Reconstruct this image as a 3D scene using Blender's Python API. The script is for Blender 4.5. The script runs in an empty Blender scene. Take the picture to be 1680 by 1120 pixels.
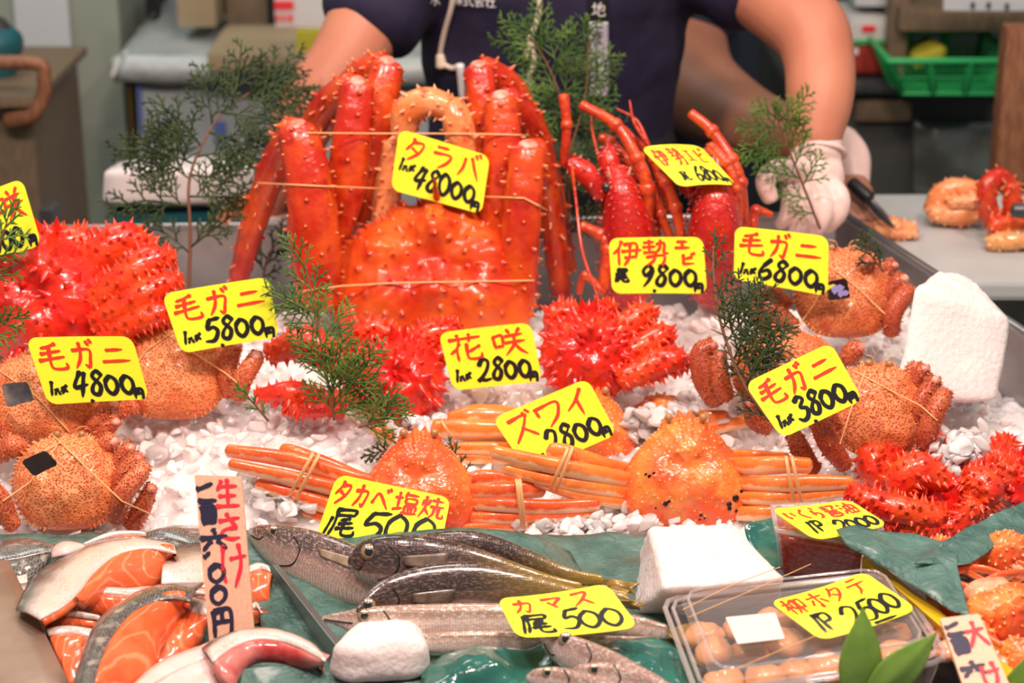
import bpy, math, random
from math import sin, cos, pi, radians, sqrt, exp
from mathutils import Vector, Matrix, noise
from mathutils.bvhtree import BVHTree

# ------------------------------------------------------------------ camera, world, lights, exposure
SC = bpy.context.scene
COL = SC.collection
PITCH = radians(20); FPX = 70/36*1680; CAMZ = 1.75
cam_d = bpy.data.cameras.new('camera'); cam_d.lens = 70; cam_d.sensor_width = 36
cam = bpy.data.objects.new('camera', cam_d); COL.objects.link(cam)
cam.location = (0, 0, CAMZ); cam.rotation_euler = (pi/2-PITCH, 0, 0)
cam_d.dof.use_dof = True; cam_d.dof.focus_distance = 2.22; cam_d.dof.aperture_fstop = 4.2
cam_d.clip_start = .05
SC.camera = cam
SC.view_settings.view_transform = 'Standard'
try: SC.view_settings.look = 'None'
except Exception: pass
SC.view_settings.gamma = 1; SC.view_settings.use_curve_mapping = False
SC.view_settings.exposure = 0.0
w = bpy.data.worlds.new('world'); SC.world = w; w.use_nodes = True
w.node_tree.nodes['Background'].inputs[0].default_value = (.92, 1.0, .97, 1)
w.node_tree.nodes['Background'].inputs[1].default_value = .28

def area(name, loc, target, size, power, col, shape='DISK'):
    d = bpy.data.lights.new(name, 'AREA'); d.energy = power; d.color = col; d.shape = shape; d.size = size
    o = bpy.data.objects.new(name, d); COL.objects.link(o); o.location = loc
    o.rotation_euler = (Vector(target)-Vector(loc)).to_track_quat('-Z', 'Y').to_euler()
    return o
WARM = (1.0, .79, .70)
area('lamp_over_counter', (-.75, 1.35, 2.75), (-.2, 2.25, .8), .28, 27, WARM)
area('lamp_over_counter', (.15, 1.2, 2.8), (.1, 2.2, .8), .28, 30, WARM)
area('lamp_over_counter', (.95, 1.5, 2.75), (.3, 2.3, .8), .28, 24, WARM)
area('lamp_over_counter', (-.1, 2.45, 2.9), (0, 2.3, .8), .3, 10, WARM)
area('background_fill_light', (-1.2, 3.6, 3.0), (-.9, 4.4, .8), .9, 16, (.93, 1, .95))  # unseen area lights added to light the background
area('background_fill_light', (1.3, 3.0, 3.0), (1.1, 3.6, .8), .5, 5, (1, .93, .85))

# ------------------------------------------------------------------ pixel <-> place helpers (camera rays met with a chosen depth or height)
CP, SP = cos(PITCH), sin(PITCH)
def ray(px, py):
    dx = (px-840)/FPX; dy = (560-py)/FPX
    return Vector((dx, CP+dy*SP, -SP+dy*CP))
def at(px, py, Y):
    d = ray(px, py); return Vector((0, 0, CAMZ))+d*(Y/d.y)
def atz(px, py, z):
    d = ray(px, py); return Vector((0, 0, CAMZ))+d*((z-CAMZ)/d.z)
ZT = .745
def F(px, py, h=0): return atz(px, py, ZT+h)
def ppm(Y): return FPX/(Y/(CP))   # pixels per metre, roughly
MOUNDS = []
def base(Y): return ZT-.014+max(0, min(Y, 2.60)-2.10)*.23-max(0, Y-2.60)*.5
def S(x, Y):
    z = base(Y)
    for mx, my, r, h in MOUNDS: z += h*exp(-((x-mx)**2+(Y-my)**2)/(r*r))
    return z
def SH(px, py, h=0):
    d = ray(px, py); t = 1.5
    for i in range(400):
        p = Vector((0, 0, CAMZ))+d*t
        if p.z < S(p.x, p.y)+h: break
        t += .005
    return p
def mound(px, py, r, h):
    p = SH(px, py); MOUNDS.append((p.x, p.y, r, h))
mound(400, 800, .13, .035); mound(620, 760, .10, .02); mound(1600, 740, .12, .03); mound(1180, 760, .12, .01)
mound(1000, 500, .12, .015); mound(880, 660, .1, .02)

# ------------------------------------------------------------------ mesh builder
class MB:
    def __init__(s): s.v = []; s.f = []; s.A = []; s.B = []; s.C = []; s.m = []; s.mi = 0
    def add(s, vs, fs, A=0., B=0., C=0.):
        n = len(s.v); k = len(vs)
        s.v += [Vector(p) for p in vs]
        s.A += list(A) if hasattr(A, '__len__') else [A]*k
        s.B += list(B) if hasattr(B, '__len__') else [B]*k
        s.C += list(C) if hasattr(C, '__len__') else [C]*k
        s.f += [tuple(i+n for i in f) for f in fs]; s.m += [s.mi]*len(fs)
        return n
def obj(name, mb, mat, parent=None, smooth=True, mods=None, world=True):
    off = Vector((0, 0, 0))
    if parent is not None and world:
        p = parent
        while p is not None: off += Vector(p.location); p = p.parent
    me = bpy.data.meshes.new(name)
    if parent is None and world and mb.v:
        zs = min(v.z for v in mb.v); off = Vector((sum(v.x for v in mb.v)/len(mb.v), sum(v.y for v in mb.v)/len(mb.v), zs))
    me.from_pydata([tuple(v-off) for v in mb.v], [], mb.f)
    for nm, dat in (('A', mb.A), ('B', mb.B), ('C', mb.C)):
        if any(dat):
            at_ = me.attributes.new(nm, 'FLOAT', 'POINT'); at_.data.foreach_set('value', [float(x) for x in dat])
    for m in (mat if isinstance(mat, (list, tuple)) else [mat]): me.materials.append(m)
    if any(mb.m): me.polygons.foreach_set('material_index', mb.m)
    if smooth: me.polygons.foreach_set('use_smooth', [True]*len(me.polygons))
    me.update()
    o = bpy.data.objects.new(name, me); COL.objects.link(o)
    if parent is not None: o.parent = parent
    elif world: o.location = off
    return o
def tag(o, label=None, cat=None, group=None, kind=None):
    if label: o['label'] = label
    if cat: o['category'] = cat
    if group: o['group'] = group
    if kind: o['kind'] = kind
    return o
def thing(name, loc, label, cat, group=None):
    o = bpy.data.objects.new(name, None); COL.objects.link(o); o.location = loc; o.empty_display_size = .02
    return tag(o, label, cat, group)

def cr(pts, seg):
    """Catmull-Rom through points of any tuple length"""
    pts = [tuple(p) for p in pts]
    if len(pts) < 2: return pts
    P = [tuple(2*a-b for a, b in zip(pts[0], pts[1]))]+pts+[tuple(2*a-b for a, b in zip(pts[-1], pts[-2]))]
    out = []
    for i in range(1, len(P)-2):
        p0, p1, p2, p3 = P[i-1:i+3]
        for k in range(seg):
            t = k/seg
            out.append(tuple(.5*(2*b+(c-a)*t+(2*a-5*b+4*c-d)*t*t+(3*b-a-3*c+d)*t**3) for a, b, c, d in zip(p0, p1, p2, p3)))
    out.append(pts[-1]); return out

def tube(mb, pts, rads, n=12, seg=4, flat=1., upv=None, cap=True, A=None, jit=0., sup=1.):
    """loft round sections along a smooth path; rads radius per control point; flat = thickness across / radius"""
    if not hasattr(rads, '__len__'): rads = [rads]*len(pts)
    s = cr([tuple(p)+(r,) for p, r in zip(pts, rads)], seg)
    P = [Vector(q[:3]) for q in s]; R = [max(q[3], 1e-5) for q in s]
    N = len(P); rings = []; up = upv
    if cap:   # rounded ends
        d0 = (P[0]-P[1]).normalized(); d1 = (P[-1]-P[-2]).normalized()
        a0 = [(P[0]+d0*R[0]*.55*q, R[0]*sqrt(max(0, 1-q*q))) for q in (.95, .7, .35)]
        a1 = [(P[-1]+d1*R[-1]*.55*q, R[-1]*sqrt(max(0, 1-q*q))) for q in (.35, .7, .95)]
        P = [a[0] for a in a0]+P+[a[0] for a in a1]; R = [a[1] for a in a0]+R+[a[1] for a in a1]
    prev = None; vs = []; B = []; C = []; AA = []
    for i, p in enumerate(P):
        t = (P[min(i+1, len(P)-1)]-P[max(i-1, 0)])
        if t.length < 1e-9: t = Vector((0, 0, 1))
        t.normalize()
        if up is not None: z = Vector(up)
        elif prev is not None: z = prev
        else: z = Vector((0, 0, 1)) if abs(t.z) < .8 else Vector((0, -1, 0))
        z = z-t*z.dot(t); z.normalize(); prev = z; y = z.cross(t)
        rings.append((p, y, z, R[i], t))
        for k in range(n):
            a = 2*pi*k/n; r = R[i]*(1+jit*noise.noise((p+z*cos(a)*R[i]+y*sin(a)*R[i])*60))
            ca, sa = cos(a), sin(a)
            if sup != 1.: ca = math.copysign(abs(ca)**sup, ca); sa = math.copysign(abs(sa)**sup, sa)
            vs.append(p+z*ca*r+y*sa*r*flat); B.append(cos(a)); C.append(i/(len(P)-1))
            AA.append(A(i/(len(P)-1), a) if A else 0.)
    fs = []
    L = len(P)
    for i in range(L-1):
        for k in range(n):
            a = i*n+k; b = i*n+(k+1) % n; fs.append((a, b, b+n, a+n))
    fs.append(tuple(range(n-1, -1, -1))); fs.append(tuple((L-1)*n+k for k in range(n)))
    mb.add(vs, fs, AA, B, C)
    return rings
def spike(mb, p, d, L, b, n=6, bend=None):
    d = d.normalized(); x = d.orthogonal().normalized(); y = d.cross(x)
    vs = []; A = []
    lv = ((-.25, 1.25, 0), (.12, .8, 0), (.5, .4, .45), (.85, .15, .9))
    bend = bend or Vector((0, 0, 0))
    for h, r, a in lv:
        c = p+d*L*h+bend*(max(h, 0)**2)*L
        for k in range(n): q = 2*pi*k/n; vs.append(c+(x*cos(q)+y*sin(q))*b*r); A.append(a)
    vs.append(p+d*L+bend*L); A.append(1.)
    fs = [(i*n+k, i*n+(k+1) % n, (i+1)*n+(k+1) % n, (i+1)*n+k) for i in range(3) for k in range(n)]
    fs += [(3*n+k, 3*n+(k+1) % n, 4*n) for k in range(n)]
    mb.add(vs, fs, A)
def tube_spikes(mb, rings, cnt, L, b, rnd, flat=1., fwd=.25, lo=.05, hi=.98, n=5):
    for q in range(cnt):
        i = lo+(hi-lo)*((q+rnd.random())/cnt); i = i*(len(rings)-1); k = min(int(i), len(rings)-2); fr = i-k
        p, y, z, r, t = rings[k]; p2, r2 = rings[k+1][0], rings[k+1][3]
        c = p.lerp(p2, fr); rr = r+(r2-r)*fr; a = q*2.4+rnd.uniform(-.3, .3)
        d = z*cos(a)+y*sin(a)
        pos = c+z*cos(a)*rr+y*sin(a)*rr*flat
        s = rnd.uniform(.6, 1.15)
        spike(mb, pos, d-t*fwd, L*s, b*s, n)
def patch(mb, grid, su=6, sv=6, th=.002, nz=0., nf=20., seed=0, up=None, wrap=False, bulge=0., A=None, B=None, C=None, flip=False):
    """closed solid from a grid of points (rows), smooth in both directions"""
    rows = [cr([tuple(p) for p in r], su) for r in grid]
    cols = [cr([r[i] for r in rows], sv) for i in range(len(rows[0]))]
    G = [[Vector(cols[i][j]) for i in range(len(cols))] for j in range(len(cols[0]))]
    H, W = len(G), len(G[0])
    Nn = [[None]*W for _ in range(H)]
    for j in range(H):
        for i in range(W):
            a = G[j][min(i+1, W-1)]-G[j][max(i-1, 0)]; b = G[min(j+1, H-1)][i]-G[max(j-1, 0)][i]
            n = a.cross(b)
            if n.length < 1e-12: n = Vector((0, -.5, .8))
            n.normalize()
            if n.dot(Vector((0, -.8, .6))) < 0 and not flip: n = -n
            Nn[j][i] = n
    top = []; bot = []; aa = []; bb = []; cc = []
    for j in range(H):
        for i in range(W):
            u = i/(W-1); v = j/(H-1); p = G[j][i]
            d = nz*noise.noise(p*nf+Vector((seed, 0, 0)))+nz*.5*noise.noise(p*nf*2.3+Vector((seed, 5, 0)))
            e = max(0, 1-abs(2*u-1)**6)*max(0, 1-abs(2*v-1)**4)
            d += bulge*sqrt(max(0, min(1, 4*v*(1-v))))*sqrt(max(0, min(1, 4*u*(1-u))))
            top.append(p+Nn[j][i]*d); bot.append(p+Nn[j][i]*(d*.6-th)); aa.append(0.); bb.append(v); cc.append(u)
    fs = []; n0 = H*W
    for j in range(H-1):
        for i in range(W-1):
            a = j*W+i; fs.append((a, a+1, a+W+1, a+W)); fs.append((n0+a, n0+a+W, n0+a+W+1, n0+a+1))
    for i in range(W-1):
        fs.append((i+1, i, n0+i, n0+i+1)); a = (H-1)*W+i; fs.append((a, a+1, n0+a+1, n0+a))
    for j in range(H-1):
        a = j*W; fs.append((a, a+W, n0+a+W, n0+a)); a = j*W+W-1; fs.append((a+W, a, n0+a, n0+a+W))
    mb.add(top+bot, fs, aa*2, bb*2, cc*2)
def rbox(mb, top, bot, r=.004, res=10, nz=0., nf=30, seed=0, topnz=0.):
    """rounded block between 4 top and 4 bottom corners (order: back-left, back-right, front-right, front-left)"""
    T = [Vector(p) for p in top]; Bq = [Vector(p) for p in bot]
    sx = (T[1]-T[0]).length; sy = (T[3]-T[0]).length; sz = max((T[0]-Bq[0]).length, 1e-4)
    def world(u, v, w_):
        a = T[0].lerp(T[1], u).lerp(T[3].lerp(T[2], u), v); b = Bq[0].lerp(Bq[1], u).lerp(Bq[3].lerp(Bq[2], u), v)
        return b.lerp(a, w_)
    key = {}; vs = []; fs = []
    def vert(i, j, k):
        if (i, j, k) in key: return key[(i, j, k)]
        def ax(q): 
            t = q/res; return t
        p = [ax(i)*sx, ax(j)*sy, ax(k)*sz]; lim = (sx, sy, sz)
        c = [min(max(p[q], min(r, lim[q]/2)), lim[q]-min(r, lim[q]/2)) for q in range(3)]
        d = Vector([p[q]-c[q] for q in range(3)])
        if d.length > 1e-9: d = d.normalized()*min(r, *[l/2 for l in lim])
        q_ = Vector(c)+d
        P = world(q_.x/sx, q_.y/sy, q_.z/sz)
        if nz: P = P+Vector((noise.noise(P*nf+Vector((seed, 0, 0))), noise.noise(P*nf+Vector((7, seed, 0))), noise.noise(P*nf+Vector((3, 9, seed)))))*nz
        if topnz and k == res: P = P+Vector((0, 0, topnz*(noise.noise(P*70+Vector((seed, 0, 0)))+.6*noise.noise(P*150))))
        key[(i, j, k)] = len(vs); vs.append(P); return key[(i, j, k)]
    R = range(res)
    for a in R:
        for b in R:
            for k in (0, res):
                q = [vert(a, b, k), vert(a+1, b, k), vert(a+1, b+1, k), vert(a, b+1, k)]; fs.append(tuple(q if k else q[::-1]))
                q = [vert(a, k, b), vert(a+1, k, b), vert(a+1, k, b+1), vert(a, k, b+1)]; fs.append(tuple(q[::-1] if k else q))
                q = [vert(k, a, b), vert(k, a+1, b), vert(k, a+1, b+1), vert(k, a, b+1)]; fs.append(tuple(q if k else q[::-1]))
    mb.add(vs, fs)
def box(mb, x0, x1, y0, y1, z0, z1, r=.003, res=4, **k):
    rbox(mb, [(x0, y1, z1), (x1, y1, z1), (x1, y0, z1), (x0, y0, z1)], [(x0, y1, z0), (x1, y1, z0), (x1, y0, z0), (x0, y0, z0)], r, res, **k)
def ball(mb, c, r, n=12, m=8, A=0., M=None, sc=(1, 1, 1)):
    vs = []; c = Vector(c)
    for i in range(m+1):
        th = pi*i/m
        for k in range(n):
            a = 2*pi*k/n; p = Vector((sin(th)*cos(a)*sc[0], sin(th)*sin(a)*sc[1], cos(th)*sc[2]))*r
            vs.append(c+(M @ p if M else p))
    fs = [(i*n+k, (i+1)*n+k, (i+1)*n+(k+1) % n, i*n+(k+1) % n) for i in range(m) for k in range(n)]
    mb.add(vs, fs, A)

# ------------------------------------------------------------------ materials
def sock(nt, s, v):
    if isinstance(v, bpy.types.NodeSocket): nt.links.new(v, s)
    else:
        try: s.default_value = v
        except Exception: s.default_value = tuple(v)+(1,)
class Mat:
    def __init__(s, name):
        s.m = bpy.data.materials.new(name); s.m.use_nodes = True; s.nt = s.m.node_tree; s.N = s.nt.nodes; s.b = s.N['Principled BSDF']
        s.tc = s.N.new('ShaderNodeTexCoord')
    def node(s, t, **kw):
        n = s.N.new(t)
        for k, v in kw.items():
            if k.startswith('_'): setattr(n, k[1:], v)
        return n
    def co(s, scale=(1, 1, 1), rot=(0, 0, 0)):
        n = s.N.new('ShaderNodeMapping'); s.nt.links.new(s.tc.outputs['Object'], n.inputs[0]); n.inputs['Scale'].default_value = scale; n.inputs['Rotation'].default_value = rot
        return n.outputs[0]
    def noise(s, scale, detail=3, co=None, rough=.5, dist=0):
        n = s.N.new('ShaderNodeTexNoise'); n.inputs['Scale'].default_value = scale; n.inputs['Detail'].default_value = detail
        n.inputs['Roughness'].default_value = rough; n.inputs['Distortion'].default_value = dist
        s.nt.links.new(co or s.tc.outputs['Object'], n.inputs['Vector']); return n.outputs['Fac']
    def vor(s, scale, co=None, out='Distance', feat='F1', rnd=1.):
        n = s.N.new('ShaderNodeTexVoronoi'); n.feature = feat; n.inputs['Scale'].default_value = scale; n.inputs['Randomness'].default_value = rnd
        s.nt.links.new(co or s.tc.outputs['Object'], n.inputs['Vector']); return n.outputs[out]
    def wave(s, scale, dist=1, co=None, dscale=1):
        n = s.N.new('ShaderNodeTexWave'); n.inputs['Scale'].default_value = scale; n.inputs['Distortion'].default_value = dist; n.inputs['Detail Scale'].default_value = dscale
        s.nt.links.new(co or s.tc.outputs['Object'], n.inputs['Vector']); return n.outputs['Fac']
    def ramp(s, f, *st):
        n = s.N.new('ShaderNodeValToRGB'); e = n.color_ramp.elements
        while len(e) < len(st): e.new(.5)
        for i, (p, c) in enumerate(st):
            e[i].position = p; c = (c, c, c) if not hasattr(c, '__len__') else c; e[i].color = tuple(c)+(1,)
        s.nt.links.new(f, n.inputs[0]); return n.outputs[0]
    def mix(s, f, a, b, mode='MIX'):
        n = s.N.new('ShaderNodeMix'); n.data_type = 'RGBA'; n.blend_type = mode
        for i, v in ((0, f), (6, a), (7, b)):
            if isinstance(v, bpy.types.NodeSocket): s.nt.links.new(v, n.inputs[i])
            elif i == 0: n.inputs[i].default_value = v
            else: n.inputs[i].default_value = tuple(v)+(1,)
        return n.outputs[2]
    def math(s, op, a, b=0.):
        n = s.N.new('ShaderNodeMath'); n.operation = op
        for i, v in ((0, a), (1, b)):
            if isinstance(v, bpy.types.NodeSocket): s.nt.links.new(v, n.inputs[i])
            else: n.inputs[i].default_value = v
        return n.outputs[0]
    def attr(s, nm):
        n = s.N.new('ShaderNodeAttribute'); n.attribute_name = nm; return n.outputs['Fac']
    def bump(s, h, strength=.3, dist=.001, prev=None):
        n = s.N.new('ShaderNodeBump'); n.inputs['Strength'].default_value = strength; n.inputs['Distance'].default_value = dist
        s.nt.links.new(h, n.inputs['Height'])
        if prev: s.nt.links.new(prev, n.inputs['Normal'])
        return n.outputs[0]
    def done(s, col=None, rough=.5, normal=None, coat=0, coatr=.08, metal=0, trans=0, ior=1.45, sss=0, sssc=(1, .3, .1), sssr=.01, spec=.5, alpha=None):
        b = s.b
        if col is not None:
            if isinstance(col, bpy.types.NodeSocket): s.nt.links.new(col, b.inputs['Base Color'])
            else: b.inputs['Base Color'].default_value = tuple(col)+(1,)
        if isinstance(rough, bpy.types.NodeSocket): s.nt.links.new(rough, b.inputs['Roughness'])
        else: b.inputs['Roughness'].default_value = rough
        b.inputs['Metallic'].default_value = metal; b.inputs['Coat Weight'].default_value = coat; b.inputs['Coat Roughness'].default_value = coatr
        b.inputs['Transmission Weight'].default_value = trans; b.inputs['IOR'].default_value = ior
        b.inputs['Subsurface Weight'].default_value = sss; b.inputs['Subsurface Radius'].default_value = sssc; b.inputs['Subsurface Scale'].default_value = sssr
        b.inputs['Specular IOR Level'].default_value = spec
        if normal: s.nt.links.new(normal, b.inputs['Normal'])
        return s.m
def plain(name, c, rough=.5, c2=None, ns=8, bs=0, bd=.001, **k):
    m = Mat(name); col = c
    if c2: col = m.mix(m.ramp(m.noise(ns), (.35, 0), (.65, 1)), c, c2)
    nn = m.bump(m.noise(bs, 4), .5, bd) if bs else None
    return m.done(col, rough, nn, **k)
def shell(name, c1, c2, c3, tip, ns=18, rough=.3, coat=.5, fine=300, tipw=1.):
    m = Mat(name)
    f = m.ramp(m.noise(ns, 4), (.38, 0), (.6, 1)); c = m.mix(f, c1, c2)
    f2 = m.ramp(m.noise(ns*2.7, 3), (.58, 0), (.75, 1)); c = m.mix(f2, c, c3)
    c = m.mix(m.ramp(m.attr('A'), (.2, 0), (.9, tipw)), c, tip)
    nn = m.bump(m.noise(fine, 3), .35, .0008)
    nn = m.bump(m.noise(ns*4, 2), .6, .004, nn)
    return m.done(c, rough, nn, coat=coat, coatr=.12, sss=.06, sssr=.004)
def underside(name, c1, c2, pale, ns=25):
    """leg shell: coloured back, pale belly (attribute B is +1 on the back, -1 on the belly)"""
    m = Mat(name); c = m.mix(m.ramp(m.noise(ns, 4), (.35, 0), (.65, 1)), c1, c2)
    b = m.math('ADD', m.attr('B'), m.math('MULTIPLY', m.math('SUBTRACT', m.noise(60), .5), 1.2))
    c = m.mix(m.ramp(b, (0.0, 1), (.32, 0)), c, pale)
    c = m.mix(m.ramp(m.attr('A'), (.3, 0), (.9, 1)), c, pale)
    c = m.mix(m.ramp(m.vor(420), (.1, 1), (.22, 0)), c, (.95, .55, .25))
    nn = m.bump(m.vor(420), .3, .0006)
    return m.done(c, .28, nn, coat=.6, coatr=.1, sss=.15, sssr=.006)
def hairy(name, pale, dot, mid):
    m = Mat(name)
    c = m.mix(m.ramp(m.noise(14, 4), (.4, 0), (.62, 1)), pale, mid)
    v = m.vor(360, rnd=.85); c = m.mix(m.ramp(v, (.34, 1), (.50, 0)), c, dot)
    c = m.mix(m.ramp(m.noise(40, 2), (.62, 0), (.72, .7)), c, dot)
    nn = m.bump(m.ramp(v, (.2, 1), (.5, 0)), .6, .0012); nn = m.bump(m.noise(30, 4), .5, .004, nn)
    c = m.mix(m.ramp(m.attr('A'), (.3, 0), (.9, .7)), c, (.9, .55, .25))
    return m.done(c, .42, nn, coat=.15, sss=.1, sssr=.005)
K = {}
K['king'] = shell('king_crab_shell', (.52, .019, .005), (.72, .085, .010), (.38, .008, .005), (.95, .48, .20), ns=16, coat=.35)
K['kingpale'] = shell('pale_claw_shell', (.84, .22, .06), (.88, .36, .15), (.74, .08, .02), (.95, .6, .4), ns=20)
K['kingbody'] = shell('king_crab_back', (.62, .035, .008), (.78, .13, .018), (.50, .012, .012), (.40, .006, .006), ns=12, coat=.35)
K['joint'] = plain('pale_joint', (.9, .42, .32), .35, (.75, .12, .06), 60, 200, coat=.4)
K['hana'] = shell('spiny_crab_shell', (.72, .010, .007), (.78, .03, .008), (.62, .006, .008), (.45, .02, .01), ns=20, fine=200, tipw=.5)
K['hana2'] = shell('spiny_crab_shell_bright', (.76, .022, .007), (.82, .07, .012), (.68, .010, .008), (.8, .10, .03), ns=25, fine=200, tipw=.6)
K['lob'] = shell('lobster_shell', (.48, .010, .010), (.60, .022, .010), (.5, .008, .01), (.9, .55, .45), ns=30)
K['lobleg'] = shell('lobster_leg', (.52, .03, .008), (.66, .075, .014), (.42, .012, .008), (.85, .25, .08), ns=30)
K['snow'] = shell('snow_crab_back', (.88, .26, .05), (.84, .11, .025), (.90, .38, .11), (.97, .6, .3), ns=22)
K['snowred'] = shell('snow_crab_back_red', (.9, .16, .035), (.88, .10, .03), (.93, .28, .08), (.95, .5, .25), ns=22)
K['snowleg'] = underside('snow_crab_leg', (.93, .27, .045), (.9, .17, .025), (.96, .62, .33))
K['snowlegred'] = underside('snow_crab_leg_red', (.86, .09, .02), (.88, .16, .03), (.95, .55, .32))
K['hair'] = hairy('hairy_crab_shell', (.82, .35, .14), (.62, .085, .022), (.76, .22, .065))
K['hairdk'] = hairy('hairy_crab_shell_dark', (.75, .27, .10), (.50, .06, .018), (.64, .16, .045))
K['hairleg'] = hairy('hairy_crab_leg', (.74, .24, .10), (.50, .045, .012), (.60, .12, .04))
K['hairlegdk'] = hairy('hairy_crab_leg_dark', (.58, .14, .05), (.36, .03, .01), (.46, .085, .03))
K['fuzz'] = plain('crab_hair', (.6, .26, .11), .7)
K['band'] = plain('rubber_band', (.85, .42, .18), .45, sss=.2)
K['eye'] = plain('crab_eye', (.42, .2, .08), .2, coat=.5)
K['eyeblack'] = plain('black_eye', (.01, .01, .01), .1, coat=1)
K['spot'] = plain('barnacle_black', (.015, .01, .01), .3)
def ice_mat(name, col, tr, rough, bumpd=.002, sc=.03, sw=1.):
    m = Mat(name); nn = m.bump(m.noise(120, 4), .55, bumpd); nn = m.bump(m.vor(60), .3, bumpd*1.5, nn)
    return m.done(col, rough, nn, trans=tr, ior=1.31, sss=sw, sssc=(1, .9, .88), sssr=sc, spec=.5, coat=.9, coatr=.05)
K['ice'] = ice_mat('crushed_ice', (.99, .86, .835), .0, .12, .002, .012, .45)
K['iceclear'] = ice_mat('clear_ice', (.99, .91, .90), .35, .04, .001, .012, .6)
K['icebed'] = ice_mat('packed_ice', (.985, .85, .83), .0, .2, .003, .06)
def block_mat():
    m = Mat('frozen_white_block'); nn = m.bump(m.noise(150, 5), .8, .004)
    return m.done((.80, .69, .665), .6, nn, sss=.6, sssc=(1, .75, .7), sssr=.03)
K['block'] = block_mat()
def wet(name, c, c2, rough=.35, ns=6, **k): return plain(name, c, rough, c2, ns, 120, .0006, **k)
K['steel'] = plain('brushed_steel', (.42, .40, .40), .32, (.3, .29, .29), 12, 300, .0003, metal=.85)
K['steeldark'] = plain('dark_steel', (.12, .12, .125), .35, (.08, .08, .085), 9, metal=.6)
K['steelwarm'] = plain('worn_steel', (.46, .33, .26), .38, (.34, .22, .16), 14, 300, .0003, metal=.55)
def paper_green():
    m = Mat('green_waxed_paper'); f = m.noise(25, 4); c = m.mix(m.ramp(f, (.35, 0), (.65, 1)), (.05, .12, .10), (.10, .20, .17))
    nn = m.bump(m.noise(45, 5, dist=1.5), .9, .007); return m.done(c, .35, nn, coat=.3, coatr=.15)
K['paper'] = paper_green()
K['film'] = plain('dark_green_film', (.015, .10, .08), .12, (.03, .17, .13), 20, 70, .004, coat=1)
K['yel'] = plain('fluorescent_card', (.99, .99, .035), .6)
K['yeltray'] = plain('yellow_plastic', (.72, .47, .015), .35)
K['red'] = plain('red_marker', (.85, .05, .02), .5)
K['redp'] = plain('red_brush', (.8, .03, .05), .5)
K['blk'] = plain('black_marker', (.012, .012, .015), .45)
K['ink'] = plain('brush_ink', (.025, .02, .05), .5)
def wood(name, c, c2, sc=(8, 8, 60), rough=.5):
    m = Mat(name); f = m.noise(9, 4, m.co(sc)); return m.done(m.mix(m.ramp(f, (.35, 0), (.65, 1)), c, c2), rough, m.bump(f, .3, .0005))
K['plank'] = wood('pale_cedar', (.86, .52, .36), (.8, .42, .27), (60, 60, 5))
K['oldwood'] = wood('old_wood', (.20, .14, .085), (.13, .09, .055), (30, 30, 3))
K['redwood'] = wood('brown_wood', (.30, .13, .06), (.18, .07, .035), (20, 20, 4))
K['skin'] = plain('skin', (.56, .215, .125), .5, (.49, .17, .10), 9, 250, .0004, sss=.25, sssc=(1, .35, .2), sssr=.012)
K['skindk'] = plain('tanned_skin', (.42, .18, .11), .5, (.36, .14, .085), 9, 250, .0004, sss=.2, sssr=.01)
K['navy'] = plain('navy_cotton', (.013, .010, .035), .8, (.02, .015, .045), 12, 500, .0005)
K['glove'] = plain('latex_glove', (.87, .66, .60), .38, (.8, .56, .50), 25, 90, .002, sss=.3, sssr=.01)
K['cord'] = plain('cotton_cord', (.75, .62, .5), .8)
K['white'] = plain('white_plastic', (.8, .8, .78), .5)
K['blackapron'] = plain('black_rubber', (.012, .012, .014), .45)
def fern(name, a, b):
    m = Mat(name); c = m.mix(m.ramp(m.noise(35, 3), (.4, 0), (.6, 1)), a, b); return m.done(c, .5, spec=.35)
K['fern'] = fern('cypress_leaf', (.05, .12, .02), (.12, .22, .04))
K['fernshade'] = fern('cypress_leaf_shaded', (.022, .045, .015), (.055, .085, .028))  # shaded copy of the leaf green: shadow put into the colour
K['stem'] = plain('cypress_stem', (.17, .07, .035), .6)
def fish_mat(name, back, side, belly, edge=.35, spots=None, rough=.25, metal=.12, yel=None):
    m = Mat(name); B = m.attr('B')
    b = m.math('ADD', m.math('ADD', m.math('MULTIPLY', B, .5), .40), m.math('MULTIPLY', m.noise(50, 4), .2))
    c = m.ramp(b, (.0, belly), (.30, belly), (edge+.10, side), (edge+.28, back), (1, back))
    sc = m.vor(330, m.co((1, 1, 1.6)), rnd=.25)
    c = m.mix(m.ramp(sc, (.35, 0), (.6, .55)), c, tuple(x*.45 for x in side))
    c = m.mix(m.ramp(m.noise(420, 2, m.co((.5, .5, 1.4))), (.5, 0), (.68, .45)), c, tuple(min(.9, x*1.8+.04) for x in side))  # pale speckle: fine highlights painted into the skin colour
    if yel: c = m.mix(m.ramp(m.attr('C'), (.55, 0), (.95, .9)), c, yel)
    nn = m.bump(sc, .35, .0006); nn = m.bump(m.noise(60, 3), .3, .002, nn)
    return m.done(c, rough, nn, metal=metal, coat=.8, coatr=.06)
K['takabe'] = fish_mat('dark_yellow_fish_skin', (.03, .02, .018), (.20, .115, .095), (.60, .41, .35), edge=.25, yel=(.38, .24, .03))
K['grey'] = fish_mat('grey_fish_skin', (.07, .045, .04), (.50, .33, .28), (.75, .54, .47), edge=.45)
K['kamasu'] = fish_mat('silver_fish_skin', (.34, .20, .13), (.75, .54, .45), (.88, .70, .62), edge=.5)
K['pinkfish'] = fish_mat('pinkish_fish_skin', (.36, .20, .15), (.72, .50, .44), (.8, .58, .52), edge=.45)
K['fin'] = plain('yellow_fin', (.36, .22, .03), .3, (.18, .10, .02), 60, 200, .001, coat=.5)
K['fingrey'] = plain('grey_fin', (.25, .17, .12), .3, (.4, .28, .2), 60, 200, .001, coat=.5)
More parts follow.
